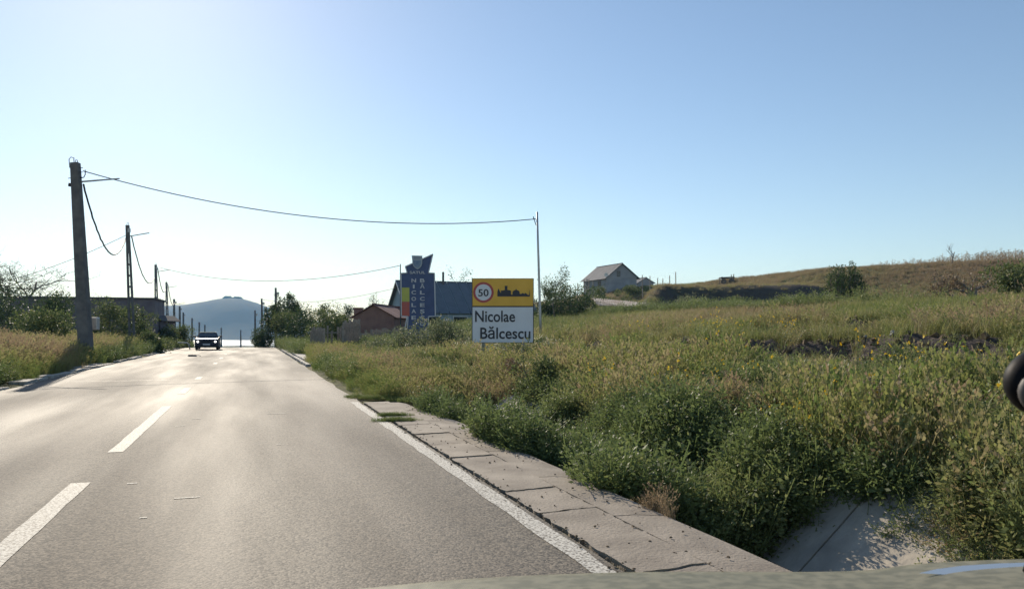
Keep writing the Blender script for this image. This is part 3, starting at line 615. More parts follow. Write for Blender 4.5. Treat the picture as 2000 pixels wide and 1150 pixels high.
for i, (px, Y, hw, h, m, lb) in enumerate([
    (522, 73, 1.9, 3.0, 'leaf_dark', 'dark bush at the left foot of the roadside tree'),
    (556, 69, 2.6, 3.4, 'leaf_green', 'rounded green bush under the roadside tree'),
    (596, 66, 2.3, 3.6, 'leaf_dark', 'bush between the roadside tree and the plank fence'),
    (508, 82, .8, 1.3, 'leaf_green', 'small bush beside the road crest at the right'),
    (636, 56, 1.9, 3.1, 'leaf_green', 'green bush leaning over the leaning plank fence'),
    (668, 58, 1.3, 2.6, 'leaf_green', 'green bush between the two pieces of plank fence')]):
    shrub('roadside_bush', G(px, Y, -.05), (hw, hw * .8, h), lb, 'bush', 40 + i, m, 5200, .14, .07, 16, 'bushes right of the road by the fence')
tree('garden_tree', G(632, 74, 0), 4.0, 'tree with rounded top behind the leaning plank fence', 'tree', 14, 'leaf_dark', 4, .9, 5, .18, .08, .1, nch=3, clump=.16)
tree('garden_tree', G(676, 76, 0), 3.8, 'thin-topped tree left of the red roofed shed', 'tree', 15, 'leaf_dark', 4, .9, 4, .17, .07, .1, nch=3, clump=.18)
shoot_tree('garden_tree', G(738, 84, 0), 5.3, 1.5, 'tree with upright shoots showing above the red roofed shed', 16, N=24, per=60)
tree('garden_tree', G(906, 100, -2), 9.8, 'tree topping the blue roof just left of the town sign', 'tree', 17, 'leaf_dark', 4, 1.1, 5, .2, .1, .12, nch=3, clump=.2, sx=.8)
tree('garden_tree', G(1062, 64, 0), 3.4, 'thin young tree left of the steel pole', 'tree', 18, 'leaf_dark', 3, .8, 6, .16, .07, .06, nch=3, clump=.12)
tree('young_tree', G(1084, 52, -.1), hpx(518, 52) - gz(4.4 * 52 / 78, 52), 'slender young tree with layered leaves right of the steel pole', 'tree', 19, 'leaf_dark', 3, .95, 5, .15, .05, .05, nch=3, clump=.10, trunk=.38, sx=.8)
for i, (px, Y, hw, h, m, lb) in enumerate([
    (1072, 58, 2.2, 2.2, 'leaf_dark', 'dark green bush directly behind the town sign post'),
    (1122, 60, 2.6, 2.6, 'leaf_dark', 'dark green bush left of the rusty sheet roof'),
    (1165, 80, 3.4, 3.2, 'leaf_green', 'bush below the grey gabled house'),
    (1225, 84, 3.6, 3.2, 'leaf_green', 'bush behind the rusty sheet roof'),
    (1172, 122, 3.0, 2.6, 'leaf_green', 'bush at the left wall of the grey gabled house'),
    (1232, 122, 3.0, 1.6, 'leaf_green', 'low bush before the gable wall of the hill house'),
    (1985, 36, 1.7, 2.6, 'leaf_green', 'light green bush at the right edge on the hillside')]):
    shrub('field_bush', G(px, Y, -.1), (hw, hw * .8, h), lb, 'bush', 60 + i, m, 5200, .15, .08, 16, 'bushes at the back of the meadow')
shoot_tree('field_tree', G(1648, 42, -.1), hpx(503, 42) - gz(.432 * 42, 42) + .1, 1.05, 'dark green young tree standing alone before the hillside', 24, N=42, per=130, L=.13, fork=.10)
tree('dead_bush', G(1850, 33, -.1), hpx(528, 33) - gz(.567 * 33, 33), 'brown dried bush with seed heads at the foot of the hillside', 'dead bush', 25, 'leaf_dry', 4, .95, 1, .09, .06, .03, bark='deadwood', nch=3, clump=.05, trunk=.1)
tree('dead_bush', G(1905, 31, -.1), 1.7, 'smaller brown dried bush right of the tall one', 'dead bush', 26, 'leaf_dry', 3, 1.0, 2, .09, .06, .03, bark='deadwood', nch=3, clump=.05, trunk=.1)
tree('dead_sapling', G(1858, 92, -.1), 2.6, 'thin bare forked sapling on the ridge among the corn', 'sapling', 27, 'leaf_dry', 2, .7, 0, r0=.05, bark='deadwood', nch=2)
# around the signs
WH = ['leftmost, at the farther glimpse of ditch', 'in front of the right leg of the town sign', 'hanging over the slab edge', 'above the middle of the slab edge', 'left of the open ditch', 'behind the ditch bushes in mid bank', 'above the open ditch', 
      'lowest at the right edge of the view', 'tall one below the eroded bank', 'small one in the mid bank', 'beneath the two grey stones', 'below the black mirror housing']
shrub('pale_bush', G(868, 30, -.05), (1.7, 1.2, 1.75), 'pale green bush with whitish seed heads before the blue sign', 'bush', 71, 'leaf_pale', 5200, .09, .045, 14)
shrub('pale_bush', G(790, 32, -.05), (1.6, 1.1, 1.25), 'pale bush at the left foot of the blue sign', 'bush', 75, 'leaf_pale', 4200, .09, .045, 14)
shrub('pale_bush', G(738, 33, -.05), (1.3, 1.0, 1.0), 'low pale bush left of the blue sign', 'bush', 76, 'leaf_pale', 3800, .09, .045, 14)
for i, (px, Y_, hw, h, m_, lb) in enumerate(((1262, 80, 1.3, 1.9, 'leaf_green', 'green bush at the left end of the dark cut bank'), (1345, 76, 1.6, 1.5, 'leaf_pale', 'pale bush in front of the dark cut bank, left one'), (1440, 74, 1.5, 1.5, 'leaf_green', 'green bush in front of the middle of the dark cut bank'), (1545, 70, 1.4, 1.6, 'leaf_pale', 'pale bush before the dark cut bank beside the lone tree'))):
    shrub('field_bush', G(px, Y_, -.1), (hw, hw * .8, h), lb, 'bush', 320 + i, m_, 3500, .13, .06, 12, 'bushes at the back of the meadow')
shrub('dry_bush', G(1005, 17.5, -.05), (.48, .5, .85), 'brown dried bush under the right leg of the town sign', 'bush', 72, 'leaf_dry', 4200, .05, .02, 12)
shrub('bank_bush', G(1062, 15.2, -.05), (.75, .8, .95), 'green bush on the bank below the town sign', 'bush', 73, 'leaf_green', 6500, .055, .03, 14)
shrub('bank_bush', G(925, 16.8, -.05), (.55, .6, .65), 'dark green bush beside the end of the ditch', 'bush', 74, 'leaf_dark', 4500, .055, .03, 12)
for i, (px, Y_, hw, h, m) in enumerate(((1010, 12.2, .35, .62, 'leaf_green'), (1110, 12.5, .55, .75, 'leaf_green'), (1180, 9.2, .4, .6, 'leaf_green'), (1290, 8.6, .5, .7, 'leaf_green'), (1400, 7.6, .4, .62, 'leaf_dark'), (1330, 11.5, .5, .6, 'leaf_green'),
        (1520, 9.5, .55, .75, 'leaf_green'), (1900, 6.0, .35, .5, 'leaf_green'), (1750, 12.5, .6, .8, 'leaf_green'), (1480, 14, .55, .6, 'leaf_pale'), (1230, 15, .5, .5, 'leaf_pale'), (1930, 9.0, .5, .7, 'leaf_pale'))):
    shrub('bank_bush', G(px, Y_, -.05), (hw * 1.1, hw * .9, h * .82), {'leaf_green': 'green', 'leaf_dark': 'dark green', 'leaf_pale': 'pale green'}[m] + ' bush on the bank, ' + WH[i], 'bush', 200 + i, m, int(3200 + 2500 * hw), .042, .022, 15, 'leafy bushes on the ditch bank', 12)
X, Y, s, t = sample(1600, 20, 34, 6.3, 10, lambda s, t, X, Y: np.exp(-((X - .2 * 0 + .3) / 1.8) ** 2))
scatter('seed_weeds', X, Y, .72 + .1 * nb(len(X)), .5 + .2 * nb(len(X)), C_fluff, 'pale seeding weeds around the legs of the town sign', 'weeds')

# ------------------------------------------------------------------ poles and cables
def lin(a, b, n): return [Vector(a).lerp(Vector(b), i / n) for i in range(n + 1)]
cp = thing('concrete_pole', G(170, 32.4, -.3), 'tall solid concrete pole in the dry grass at the left roadside', 'utility pole')
b0 = Vector(cp.location); tp = P(147, 318, 32.4) - b0; base = Vector((0, 0, 0))
MB().bar(base, tp, .50, .42, w2=.33).obj('shaft', M['concrete'], cp, bevel=.03)
arm_a = P(160, 355, 32.4) - b0; arm_b = P(233, 349, 31.6) - b0
MB().tube(lin(arm_a, arm_b, 3), [.035, .035, .03, .028], 6).obj('arm', M['metal'], cp)
MB().tube([tp + Vector(v) for v in ((-.12, 0, -.25), (-.24, 0, -.2), (-.26, 0, .15), (-.18, 0, .24), (-.06, 0, .2), (-.05, 0, 0))], .018, 5).obj('wire_loop', M['cable'], cp)
MB().tube([tp + Vector(v) for v in ((.0, 0, 0), (.02, 0, .12), (.07, 0, .12), (.12, 0, 0))], .015, 5).obj('hook', M['cable'], cp)
MB().tube([tp + Vector(v) for v in ((.2, 0, -.65), (.36, 0, -.62), (.42, 0, -.5), (.42, 0, -.3))], .02, 5).obj('hook', M['cable'], cp)
for dz in (-.2, -.38, -.6): MB().tube([tp + Vector((.15, 0, dz)), tp + Vector((.32, 0, dz - .02))], .015, 5).obj('bolt', M['dark'], cp)
for dz in (-.66,): MB().tube([tp + Vector((-.3, 0, dz)), tp + Vector((-.12, 0, dz + .03))], .015, 5).obj('bolt', M['dark'], cp)
MB().lathe([(0, 0), (.05, 0), (.06, .06), (.04, .1), (.05, .14), (0, .16)], tuple(tp + Vector((-.24, 0, -1.0))), 10, 'Z').obj('insulator', M['dark'], cp)
bx = P(185, 632, 33) - b0; MB().box(bx, (.34, .24, .55)).obj('meter_box', M['metal'], cp, bevel=.04)
def lattice(px_t, py_t, px_b, Y, label, h=8.6, arm=True, wdt=.34):
    base_ = Vector(G(px_b, Y, -.3)); top = P(px_t, py_t, Y); o = thing('lattice_pole', base_, label, 'utility pole', 'concrete poles running along the left of the road'); d = top - base_
    e = d.normalized(); x = Vector((1, 0, 0)); Hh = d.length
    for sg in (-1, 1): MB().bar(x * sg * wdt * .5, d * .80 + x * sg * wdt * .26, .09, .16).obj('leg', M['concrete'], o)
    MB().bar(d * .78, d, wdt * .7, .2, w2=.2).obj('head', M['concrete'], o)
    n = 9
    for k in range(1, n): q = k / n * .78; ww = wdt * (1 - .45 * q / .78); MB().box(d * q, (ww * .95, .12, .13)).obj('rung', M['concrete'], o)
    MB().tube([d + Vector((-.05, 0, 0)), d + Vector((-.02, 0, .18)), d + Vector((.06, 0, .18)), d + Vector((.08, 0, 0))], .02, 5).obj('hook', M['metal'], o)
    if arm: MB().tube([d + Vector((.05, 0, -.75)), d + Vector((1.6, -.3, -.55))], .032, 6).obj('arm', M['metal'], o)
    MB().box(d + Vector((.14, -.06, -.35)), (.16, .1, .26)).obj('clamp', M['metal'], o)
    return o, top
l2, t2 = lattice(249, 440, 259, 51.5, 'nearest lattice pole standing in front of the long dark building')
l3, t3 = lattice(304, 517, 307, 80, 'lattice pole just behind the right corner of the dark building')
l4, t4 = lattice(325, 551, 328, 103, 'lattice pole above the roof of the lean-to')
def simple_pole(name, px_t, py_t, px_b, py_b, Y, label, r=.12, m='concrete', grp=None, arm=False, cat='utility pole'):
    X = (px_b - 1000) / F * Y; g = gz(X, Y) - .3; base_ = Vector((X, Y, g)); top = P(px_t, py_t, Y); o = thing(name, base_, label, cat, grp)
    d = top - base_; MB().tube(lin((0, 0, 0), d, 4), [r * 1.15, r * 1.1, r, r * .9, r * .8], 8).obj('shaft', M[m], o, smooth=True)
    if name != 'steel_pole': MB().box(d + Vector((.1 + r, 0, -.6)), (.22, .1, .3)).obj('clamp', M['metal'] if m != 'dark' else M['dark'], o)
    if arm: MB().tube([d + Vector((.0, 0, -1)), d + Vector((2.0, -.3, -.7))], .04, 6).obj('arm', M['metal'], o)
    return o, top
gl = 'distant poles lining the road'
# fitted so that each stands about 7-8 m tall where the road falls away
for px, py, Y, lb, ar in ((340, 584, 132, 'pole with a side arm over the bushes left of the car', True), (351, 598, 155, 'pole with a pale cable loop left of the car', False), (358, 610, 180, 'second pole with a cable loop left of the car', False),
                      (375, 621, 215, 'thin pole just left of the oncoming car', False), (389, 629, 250, 'pole rising behind the left corner of the car', False), (400, 634, 280, 'pole rising behind the car roof', False),
                      (432, 640, 330, 'pole immediately right of the oncoming car', False), (470, 644, 360, 'pole before the lake right of the car', False)):
    simple_pole('utility_pole', px, py, px + .6, 0, Y, lb, .13 + .0006 * Y, 'concrete', gl, ar)
simple_pole('utility_pole', 498, 606, 499, 0, 105, 'pole at the left edge of the roadside tree', .13, 'concrete', gl)
simple_pole('utility_pole', 511, 583, 513, 0, 92, 'pole leaning slightly at the left of the roadside tree', .13, 'concrete', gl)
simple_pole('utility_pole', 538.5, 562, 539, 0, 80, 'pole sticking out of the top of the roadside tree', .13, 'concrete', gl)
sp, tsp = simple_pole('steel_pole', 1049, 414, 1057, 0, 36, 'slim grey steel pole behind the right edge of the town sign', .058, 'metal')
MB().tube([tuple(tsp - sp.location + Vector(v)) for v in ((-.02, 0, -.36), (-.17, 0, -.3), (-.18, 0, -.22), (-.05, 0, -.62))], .02, 5).obj('hook', M['cable'], sp)
sp2, tsp2 = simple_pole('steel_pole', 782, 516, 782.5, 0, 60, 'thin dark steel pole at the left edge of the blue sign', .05, 'dark')
def cable(a, b, sag, label, r=.022, n=26, wig=0, name='overhead_cable'):
    a = Vector(a); b = Vector(b); pts = []
    for i in range(n + 1):
        f = i / n; p = a.lerp(b, f); p.z -= 4 * sag * f * (1 - f)
        if wig: p += Vector((random.uniform(-wig, wig), 0, random.uniform(-wig, wig)))
        pts.append(p)
    tag(MB().tube(pts, r, 5).obj(name, M['cable'], smooth=True), label, 'cable'); return pts
cable(P(162, 334, 32.4), P(1043, 428, 36), .95, 'cable spanning the road from the concrete pole to the slim steel pole', .021)
cable(P(163, 360, 32.4), P(247, 462, 51.5), 2.0, 'thick twisted cable sagging from the concrete pole to the next pole', .04, 40, .02)
cable(P(257, 462, 51.5), P(303, 540, 80), 1.7, 'cable sagging from the first lattice pole to the second', .04, 30, .01)
cable(P(308, 524, 80), P(325, 562, 103), 1.4, 'short cable between the second and third lattice poles', .045, 20)
cable(P(328, 556, 103), P(341, 590, 132), 1.4, 'cable leading from the third lattice pole to the armed pole', .05, 20)
cable(P(311, 522, 80), P(780, 519, 60), 1.3, 'thin cable crossing the road from the lattice pole to the blue sign', .024)
cable(P(511, 585, 92), P(782, 560, 61), .7, 'faint cable low above the fence leading to the blue sign', .016)
cable(P(245, 460, 51.5), P(-40, 562, 56), .35, 'thin cable running left from the first lattice pole', .018)

# ------------------------------------------------------------------ text
def text_obj(body, x, z, height, parent, m, y=-.02, width=None, align='CENTER', bold=.0, name='lettering', depth=.004, rot=None):
    cu = bpy.data.curves.new(name, 'FONT'); cu.body = body; cu.align_x = 'CENTER'; cu.extrude = depth; cu.offset = bold; cu.resolution_u = 4
    o = bpy.data.objects.new('tmp', cu); sc.collection.objects.link(o); bpy.context.view_layer.update()
    me = bpy.data.meshes.new_from_object(o.evaluated_get(bpy.context.evaluated_depsgraph_get())); bpy.data.objects.remove(o)
    v = np.empty(len(me.vertices) * 3, np.float32); me.vertices.foreach_get('co', v); v = v.reshape(-1, 3)
    cx = (v[:, 0].min() + v[:, 0].max()) / 2; capz = 0; H0 = .73 if True else 1   # cap height of the default font
    kz = height / H0; kx = (width / (v[:, 0].max() - v[:, 0].min())) if width else kz
    nv = np.stack([(v[:, 0] - cx) * kx + x, -v[:, 2] + y, v[:, 1] * kz + z], -1)
    me.vertices.foreach_set('co', nv.astype(np.float32).ravel()); me.update(); me.materials.clear(); me.materials.append(m)
    return link(name, me, parent)

# ------------------------------------------------------------------ town sign
SY = 25.0; kpx = SY / F
ts = thing('town_sign', G(982, SY, 0), 'large yellow and white town sign reading Nicolae Balcescu with a 50 limit', 'road sign'); tl = Vector(ts.location)
def L2(px, py): p = P(px, py, SY) - tl; return p.x, p.z
yel = mat('sign_yellow', (.72, .40, .035), .45, (.80, .46, .05), 2); wht = mat('sign_white', (.66, .68, .72), .45, (.72, .74, .78), 2); blk = mat('sign_black', (.02, .022, .035), .5); red = mat('sign_red', (.42, .06, .06), .45)
x0, z1 = L2(921.5, 543.5); x1, z0 = L2(1042.5, 669.5); zm = L2(0, 598.5)[1]
MB().box(((x0 + x1) / 2, .0, (z0 + z1) / 2), (x1 - x0, .03, z1 - z0)).obj('frame', blk, ts, bevel=.008)
MB().box(((x0 + x1) / 2, -.018, (zm + z1) / 2 + .002), (x1 - x0 - .05, .012, z1 - zm - .035)).obj('yellow_panel', yel, ts)
MB().box(((x0 + x1) / 2, -.018, (zm + z0) / 2 - .002), (x1 - x0 - .05, .012, zm - z0 - .04)).obj('white_panel', wht, ts)
cx, cz = L2(944.3, 571)
disc = MB(); disc.lathe([(0, -.028), (.335, -.028), (.335, -.02)], (cx, 0, cz), 40); disc.obj('limit_ring', red, ts)
disc = MB(); disc.lathe([(0, -.034), (.262, -.034), (.262, -.028)], (cx, 0, cz), 40); disc.obj('limit_face', wht, ts)
text_obj('50', cx, L2(0, 578.3)[1], (578.3 - 564.2) * kpx, ts, blk, -.04, 20 * kpx, bold=.012)
sk = [(971.5, 579), (971.5, 570), (972.5, 566), (974, 563.5), (975.5, 567), (977, 571), (978.5, 572), (978.5, 567.5), (984, 567), (986, 566), (986, 559.5), (985.5, 558.3), (991.5, 558.3), (991, 559.5), (991, 566), (996.5, 567), (998, 568),
      (998, 575), (1001, 575.5), (1001, 571), (1002.5, 568), (1006, 566.5), (1007.5, 565.5), (1008, 562.5), (1008.5, 565.5), (1010, 566.5), (1013.5, 568), (1015, 571), (1015, 574), (1018, 574), (1021, 572), (1024, 574), (1026, 572), (1028.5, 573.5), (1031, 576), (1033.5, 576), (1034.2, 565), (1034.9, 576), (1034.9, 579)]
poly = [L2(a, b) for a, b in sk]; MB().prism(poly, .012, -.036).obj('skyline_mark', blk, ts)
bx0, bx1 = L2(928, 0)[0], L2(1006, 0)[0]; text_obj('Nicolae', (bx0 + bx1) / 2, L2(0, 628)[1], 22.5 * kpx, ts, blk, -.03, bx1 - bx0, bold=.014)
bx0, bx1 = L2(938, 0)[0], L2(1036, 0)[0]; text_obj('Bălcescu', (bx0 + bx1) / 2, L2(0, 661)[1], 22.5 * kpx, ts, blk, -.03, bx1 - bx0, bold=.014)
for px in (943.5, 1021): xx = L2(px, 0)[0]; MB().tube([(xx, .06, -.5), (xx, .06, z1 - .1)], .055, 10).obj('leg', M['metal'], ts, smooth=True)
for zz in (z0 + .3, z1 - .3): MB().box(((x0 + x1) / 2, .03, zz), (x1 - x0 - .1, .03, .06)).obj('bracket', M['metal'], ts)

# ------------------------------------------------------------------ blue village sign
BY = 38.0; kb = BY / F; bs = thing('village_sign', G(815, BY, -.1), 'tall blue village sign with vertical white lettering and a flag strip', 'sign'); bl = Vector(bs.location)
def L3(px, py): p = P(px, py, BY) - bl; return p.x, p.z
blue = mat('sign_blue', (.04, .07, .17), .5, (.055, .09, .21), 3); pale = mat('sign_edge_white', (.5, .52, .55), .6, (.6, .6, .62), 4)
out = [(783.2, 533.8), (795.3, 533), (791.8, 520.5), (845.5, 496.5), (837, 533), (848.6, 533.5), (850.5, 617.5), (837, 618), (836, 662), (795, 662), (797, 618), (784, 617.5)]
MB().prism([L3(a, b) for a, b in out], .22, .0).obj('body', blue, bs)
rim = []
n = len(out)
for i in range(n):
    a, b = L3(*out[i]), L3(*out[(i + 1) % n])
    if i in (8,): continue
    MB().bar((a[0], -.015, a[1]), (b[0], -.015, b[1]), .05, .05).obj('edge_trim', pale, bs)
MB().bar((*[L3(795.5, 618)[0], -.06], L3(0, 618)[1]), (L3(789, 655)[0], -.06, L3(0, 656)[1]), .05, .03).obj('prop', pale, bs)
MB().prism([L3(a, b) for a, b in ((784.8, 561.5), (799.5, 561.5), (799.8, 589), (785, 589))], .01, -.012).obj('yellow_stripe', mat('flag_yellow', (.50, .50, .10), .6, (.42, .44, .10), 4), bs)
MB().prism([L3(a, b) for a, b in ((785, 589.3), (799.8, 589.3), (799.8, 617), (785, 617))], .01, -.012).obj('red_stripe', mat('flag_red', (.50, .10, .06), .6, (.42, .12, .10), 6), bs)
shp = [(804.3, 499), (825, 499.5), (824.8, 514), (823.5, 519), (820, 523.5), (815.5, 526.2), (811, 523.5), (807, 519), (805.8, 514)]
MB().prism([L3(a, b) for a, b in shp], .05, -.05).obj('shield', mat('shield_grey', (.30, .36, .42), .5, (.38, .43, .46), 8), bs)
inn = [(807.5, 509), (822.5, 509), (822, 516), (819, 521), (815.5, 523.5), (811, 521), (808, 516)]
MB().prism([L3(a, b) for a, b in inn], .02, -.06).obj('shield_field', mat('shield_blue', (.10, .17, .30), .5, (.2, .27, .36), 9), bs)
MB().prism([L3(a, b) for a, b in ((808, 501), (822, 501), (821, 507), (809, 507))], .012, -.058).obj('shield_crown', mat('shield_crown', (.26, .31, .36), .5), bs)
text_obj('SATUL', L3(815.5, 0)[0], L3(0, 534.6)[1], 5.2 * kb, bs, pale, -.04, 30 * kb, bold=.02)
for ch, yy in zip('NICOLAE', (547.6, 559.4, 571, 583.4, 595.5, 607.6, 620.3)): text_obj(ch, L3(808.3, 0)[0], L3(0, yy + 3.6)[1], 7.4 * kb, bs, pale, -.03, (9 if ch != 'I' else 3.2) * kb, bold=.02, name='letter')
for ch, yy in zip('BĂLCESCU', (547.6, 559.4, 571, 583.4, 595.5, 607.6, 620.3, 631.8)): text_obj(ch, L3(825, 0)[0], L3(0, yy + 3.6)[1], 7.4 * kb, bs, pale, -.03, 9 * kb, bold=.02, name='letter')

# ------------------------------------------------------------------ long building on the left
bA = P(-70, 575, 58); bB = P(303, 582, 62); lb = thing('long_building', (bB.x, bB.y, gz(bB.x, bB.y)), 'long low dark building with a flat top on the left', 'building')
ang = math.atan2(bB.y - bA.y, bB.x - bA.x); lb.rotation_euler.z = ang; Lw = math.hypot(bB.x - bA.x, bB.y - bA.y); hb = bB.z - lb.location.z
MB().box((-Lw / 2, 3.0, hb / 2 - .4), (Lw, 6, hb + .8 - .16)).obj('wall', M['wall_dark'], lb)
rd = mat('roof_edge_dark', (.07, .065, .07), .8)
MB().box((-Lw / 2, 3.0, hb - .05), (Lw + .2, 6.2, .14)).obj('roof', rd, lb)
gls = mat('window_dark_glass', (.02, .025, .03), .15)
for k in range(5):
    f = MB().box((-Lw + 1.5 + k * 2.6, -.02, hb * .55), (1.1, .05, 1.1)).obj('window', M['deadwood'], lb); MB().box((-Lw + 1.5 + k * 2.6, -.05, hb * .55), (.92, .03, .92)).obj('pane', gls, f)
# lean-to shed
p0 = P(308, 617, 64); p1 = P(336, 626, 66); lt = thing('lean_to_shed', (p0.x, p0.y, gz(p0.x, p0.y)), 'low lean-to with a sloping roof at the right end of the dark building', 'shed')
q = p1 - Vector(lt.location); q0 = p0 - Vector(lt.location)
MB().prism([(0.05, -.5), (q.x - .15, -.5), (q.x - .15, q.z - .02), (0.05, q0.z - .06)], 3, .1).obj('wall', M['wall_dark'], lt)
MB().add([(-.1, -.2, q0.z), (q.x + .15, -.2, q.z - .1), (q.x + .15, 3.4, q.z - .1), (-.1, 3.4, q0.z), (-.1, -.2, q0.z + .07), (q.x + .15, -.2, q.z - .03), (q.x + .15, 3.4, q.z - .03), (-.1, 3.4, q0.z + .07)], [(3, 2, 1, 0), (4, 5, 6, 7), (0, 1, 5, 4), (1, 2, 6, 5), (2, 3, 7, 6), (3, 0, 4, 7)]).obj('roof', rd, lt)
MB().box((q.x * .5, .07, .9), (.5, .05, .9)).obj('window', gls, lt)

# ------------------------------------------------------------------ houses
def roof_sheets(parent, eave_a, eave_b, ridge_a, ridge_b, n, m, th=.05, name='roof_sheet', corr=0):
    """sheets side by side from eave to ridge"""
    ea, eb, ra, rb = map(Vector, (eave_a, eave_b, ridge_a, ridge_b))
    nr = (eb - ea).cross(ra - ea).normalized()
    if nr.z < 0: nr = -nr
    for k in range(n):
        f0 = k / n + .003; f1 = (k + 1) / n - .003; mb = MB(); nn = 8 if corr else 1; V = []
        lift = nr * random.uniform(0, .02)
        for j in range(nn + 1):
            f = f0 + (f1 - f0) * j / nn; off = nr * (corr * (j % 2)) + lift; e = ea.lerp(eb, f) + off; r_ = ra.lerp(rb, f) + off
            V += [e, r_, r_ - nr * th, e - nr * th]
        Fc = []
        for j in range(nn):
            o = j * 4
            for a in range(4): Fc.append((o + a, o + (a + 1) % 4, o + 4 + (a + 1) % 4, o + 4 + a))
        Fc += [(0, 1, 2, 3), tuple(nn * 4 + a for a in (3, 2, 1, 0))]
        mb.add(V, Fc).obj(name, m, parent)
def house(name, corner, axis_v, gab_v, Lh, Wh, hw, hr, label, wall, roofm, over=.4, base=-1, n=6, corr=.0, cat='house', group=None, gz0=None):
    """corner = near ground corner; axis_v runs along the ridge; gab_v across the gable"""
    o = thing(name, corner, label, cat, group); a = Vector((*axis_v, 0)).normalized(); g = Vector((*gab_v, 0)).normalized(); z = Vector((0, 0, 1))
    pts = [Vector(), a * Lh, a * Lh + g * Wh, g * Wh]; V = [p + z * base for p in pts] + [p + z * hw for p in pts] + [g * Wh / 2 + z * hr, a * Lh + g * Wh / 2 + z * hr]
    MB().add(V, [(0, 1, 5, 4), (2, 3, 7, 6), (1, 2, 6, 9, 5), (3, 0, 4, 8, 7), (3, 2, 1, 0), (4, 5, 9, 8), (6, 7, 8, 9)]).obj('wall', wall, o)
    sl_ = (hr - hw) / (Wh / 2); lift = .07
    for sg in (0, 1):
        e0 = (g * (-over) if sg == 0 else g * (Wh + over)) + z * (hw - over * sl_ + lift); r0 = g * Wh / 2 + z * (hr + lift)
        roof_sheets(o, e0 - a * over, e0 + a * (Lh + over), r0 - a * over, r0 + a * (Lh + over), n, roofm, corr=corr)
    MB().bar(g * Wh / 2 + z * (hr + lift + .03) - a * over, g * Wh / 2 + z * (hr + lift + .03) + a * (Lh + over), .16, .08).obj('ridge_cap', roofm, o)
    return o, a, g, z
# blue roofed house
broof = mat('blue_roof_sheet', (.11, .13, .155), .7, (.135, .155, .18), 1.5); lbl = mat('pale_blue_plaster', (.30, .38, .42), .85, (.36, .44, .48), 1.5)
Bc = P(800, 648, 72); Bg = gz(Bc.x, 72); hw = hpx(607, 72) - Bg; hr = hpx(548, 75.5) - Bg - .08
bh, a, g, z = house('blue_roof_house', (Bc.x, 72, Bg), (7, 3), (-3, 7), 13, 7.6, hw, hr, 'house with a large dark blue roof between the blue sign and the town sign', lbl, broof, .35, n=13)
for k, q in enumerate((2.3, 5.0, 8.5)):
    c = a * q - g * .03 + z * (hw * .55); f = MB().box(c, (1.5, .1, 1.3), math.atan2(3, 7)).obj('window', M['white'], bh); MB().box(c - g * .07, (1.3, .05, 1.1), math.atan2(3, 7)).obj('pane', gls, f)
for dd in (-.42, 7.95):
    pass
e_ = Vector((0, 0, 0)) - a * .36
MB().bar(e_ + g * (-.35) + z * (hw - .2), e_ + g * 3.8 + z * (hr + .0), .06, .22).obj('barge_board', M['white'], bh); MB().bar(e_ + g * 7.95 + z * (hw - .2), e_ + g * 3.8 + z * (hr + .0), .06, .22).obj('barge_board', M['white'], bh)
ch = P(865.5, 540, 77) - Vector(bh.location); MB().box((ch.x, ch.y, ch.z - .3), (.2, .2, 1.5)).obj('chimney', M['concrete'], bh)
# red shed
rroof = mat('red_brown_roof', (.14, .05, .04), .7, (.22, .09, .06), 2); rwall = mat('reddish_wall', (.22, .12, .10), .85, (.30, .17, .13), 1.5)
c0 = P(690, 648, 62); cg = gz(c0.x, 62)
house('red_shed', (c0.x, 62, cg), (.12, 1), (1, -.12), 6, 3.4, hpx(619, 62) - cg, hpx(596, 62) - cg, 'small shed with a rusty red gable and sloping roof behind the fence', rwall, rroof, .25, n=6, cat='shed')
c0 = P(733, 648, 66); cg = gz(c0.x, 66)
rs, a, g, z = house('red_shed', (c0.x, 66, cg), (1, .05), (0, 1), 1.9, 4, hpx(619, 66) - cg, hpx(601, 68) - cg, 'low extension with a rusty red roof beside the gabled shed', rwall, rroof, .2, n=3, cat='shed')
c0 = P(700, 606, 70); rb = thing('brick_chimney', (c0.x, 70, gz(c0.x, 70)), 'dark square chimney stack showing behind the red shed', 'chimney'); MB().box((0, 0, (hpx(603, 70) - rb.location.z) / 2), (.7, .7, hpx(603, 70) - rb.location.z)).obj('stack', rwall, rb); MB().box((0, 0, hpx(603, 70) - rb.location.z + .04), (.85, .85, .12)).obj('cap', rroof, rb)
# hill house
groof = mat('grey_roof_sheet', (.085, .095, .115), .8, (.12, .13, .155), .8, spec=.2); gwall = mat('grey_plaster', (.24, .25, .27), .9, (.33, .34, .36), .9)
hc = P(1184, 648, 130); hg = gz(hc.x, 130)
hh, a, g, z = house('hill_house', (hc.x, 130, hg), (-2.9, 7), (1, .05), 8.2, 5.2, hpx(541, 130) - hg, hpx(515, 130) - hg, 'grey gabled house with a satellite dish on the hill', gwall, groof, .45, base=-2, n=7)
hwz = hpx(541, 130) - hg; hrz = hpx(515, 130) - hg
f = MB().box(g * 2.1 - a * .04 + z * (hwz + .55), (.55, .08, 1.0)).obj('window', M['deadwood'], hh); MB().box(g * 2.1 - a * .1 + z * (hwz + .5), (.42, .05, .85)).obj('pane', gls, f)
MB().box(g * 2.6 - a * .03 + z * hwz, (5.2, .06, .1)).obj('ledge', mat('ledge', (.34, .35, .37), .8), hh)
f = MB().box(a * 2.3 - g * .05 + z * (hwz - 1.0), (.05, 1.0, .9), .39).obj('window', M['deadwood'], hh)
ds = thing('satellite_dish', P(1184, 536.5, 129), 'round white satellite dish on the front corner of the hill house', 'satellite dish')
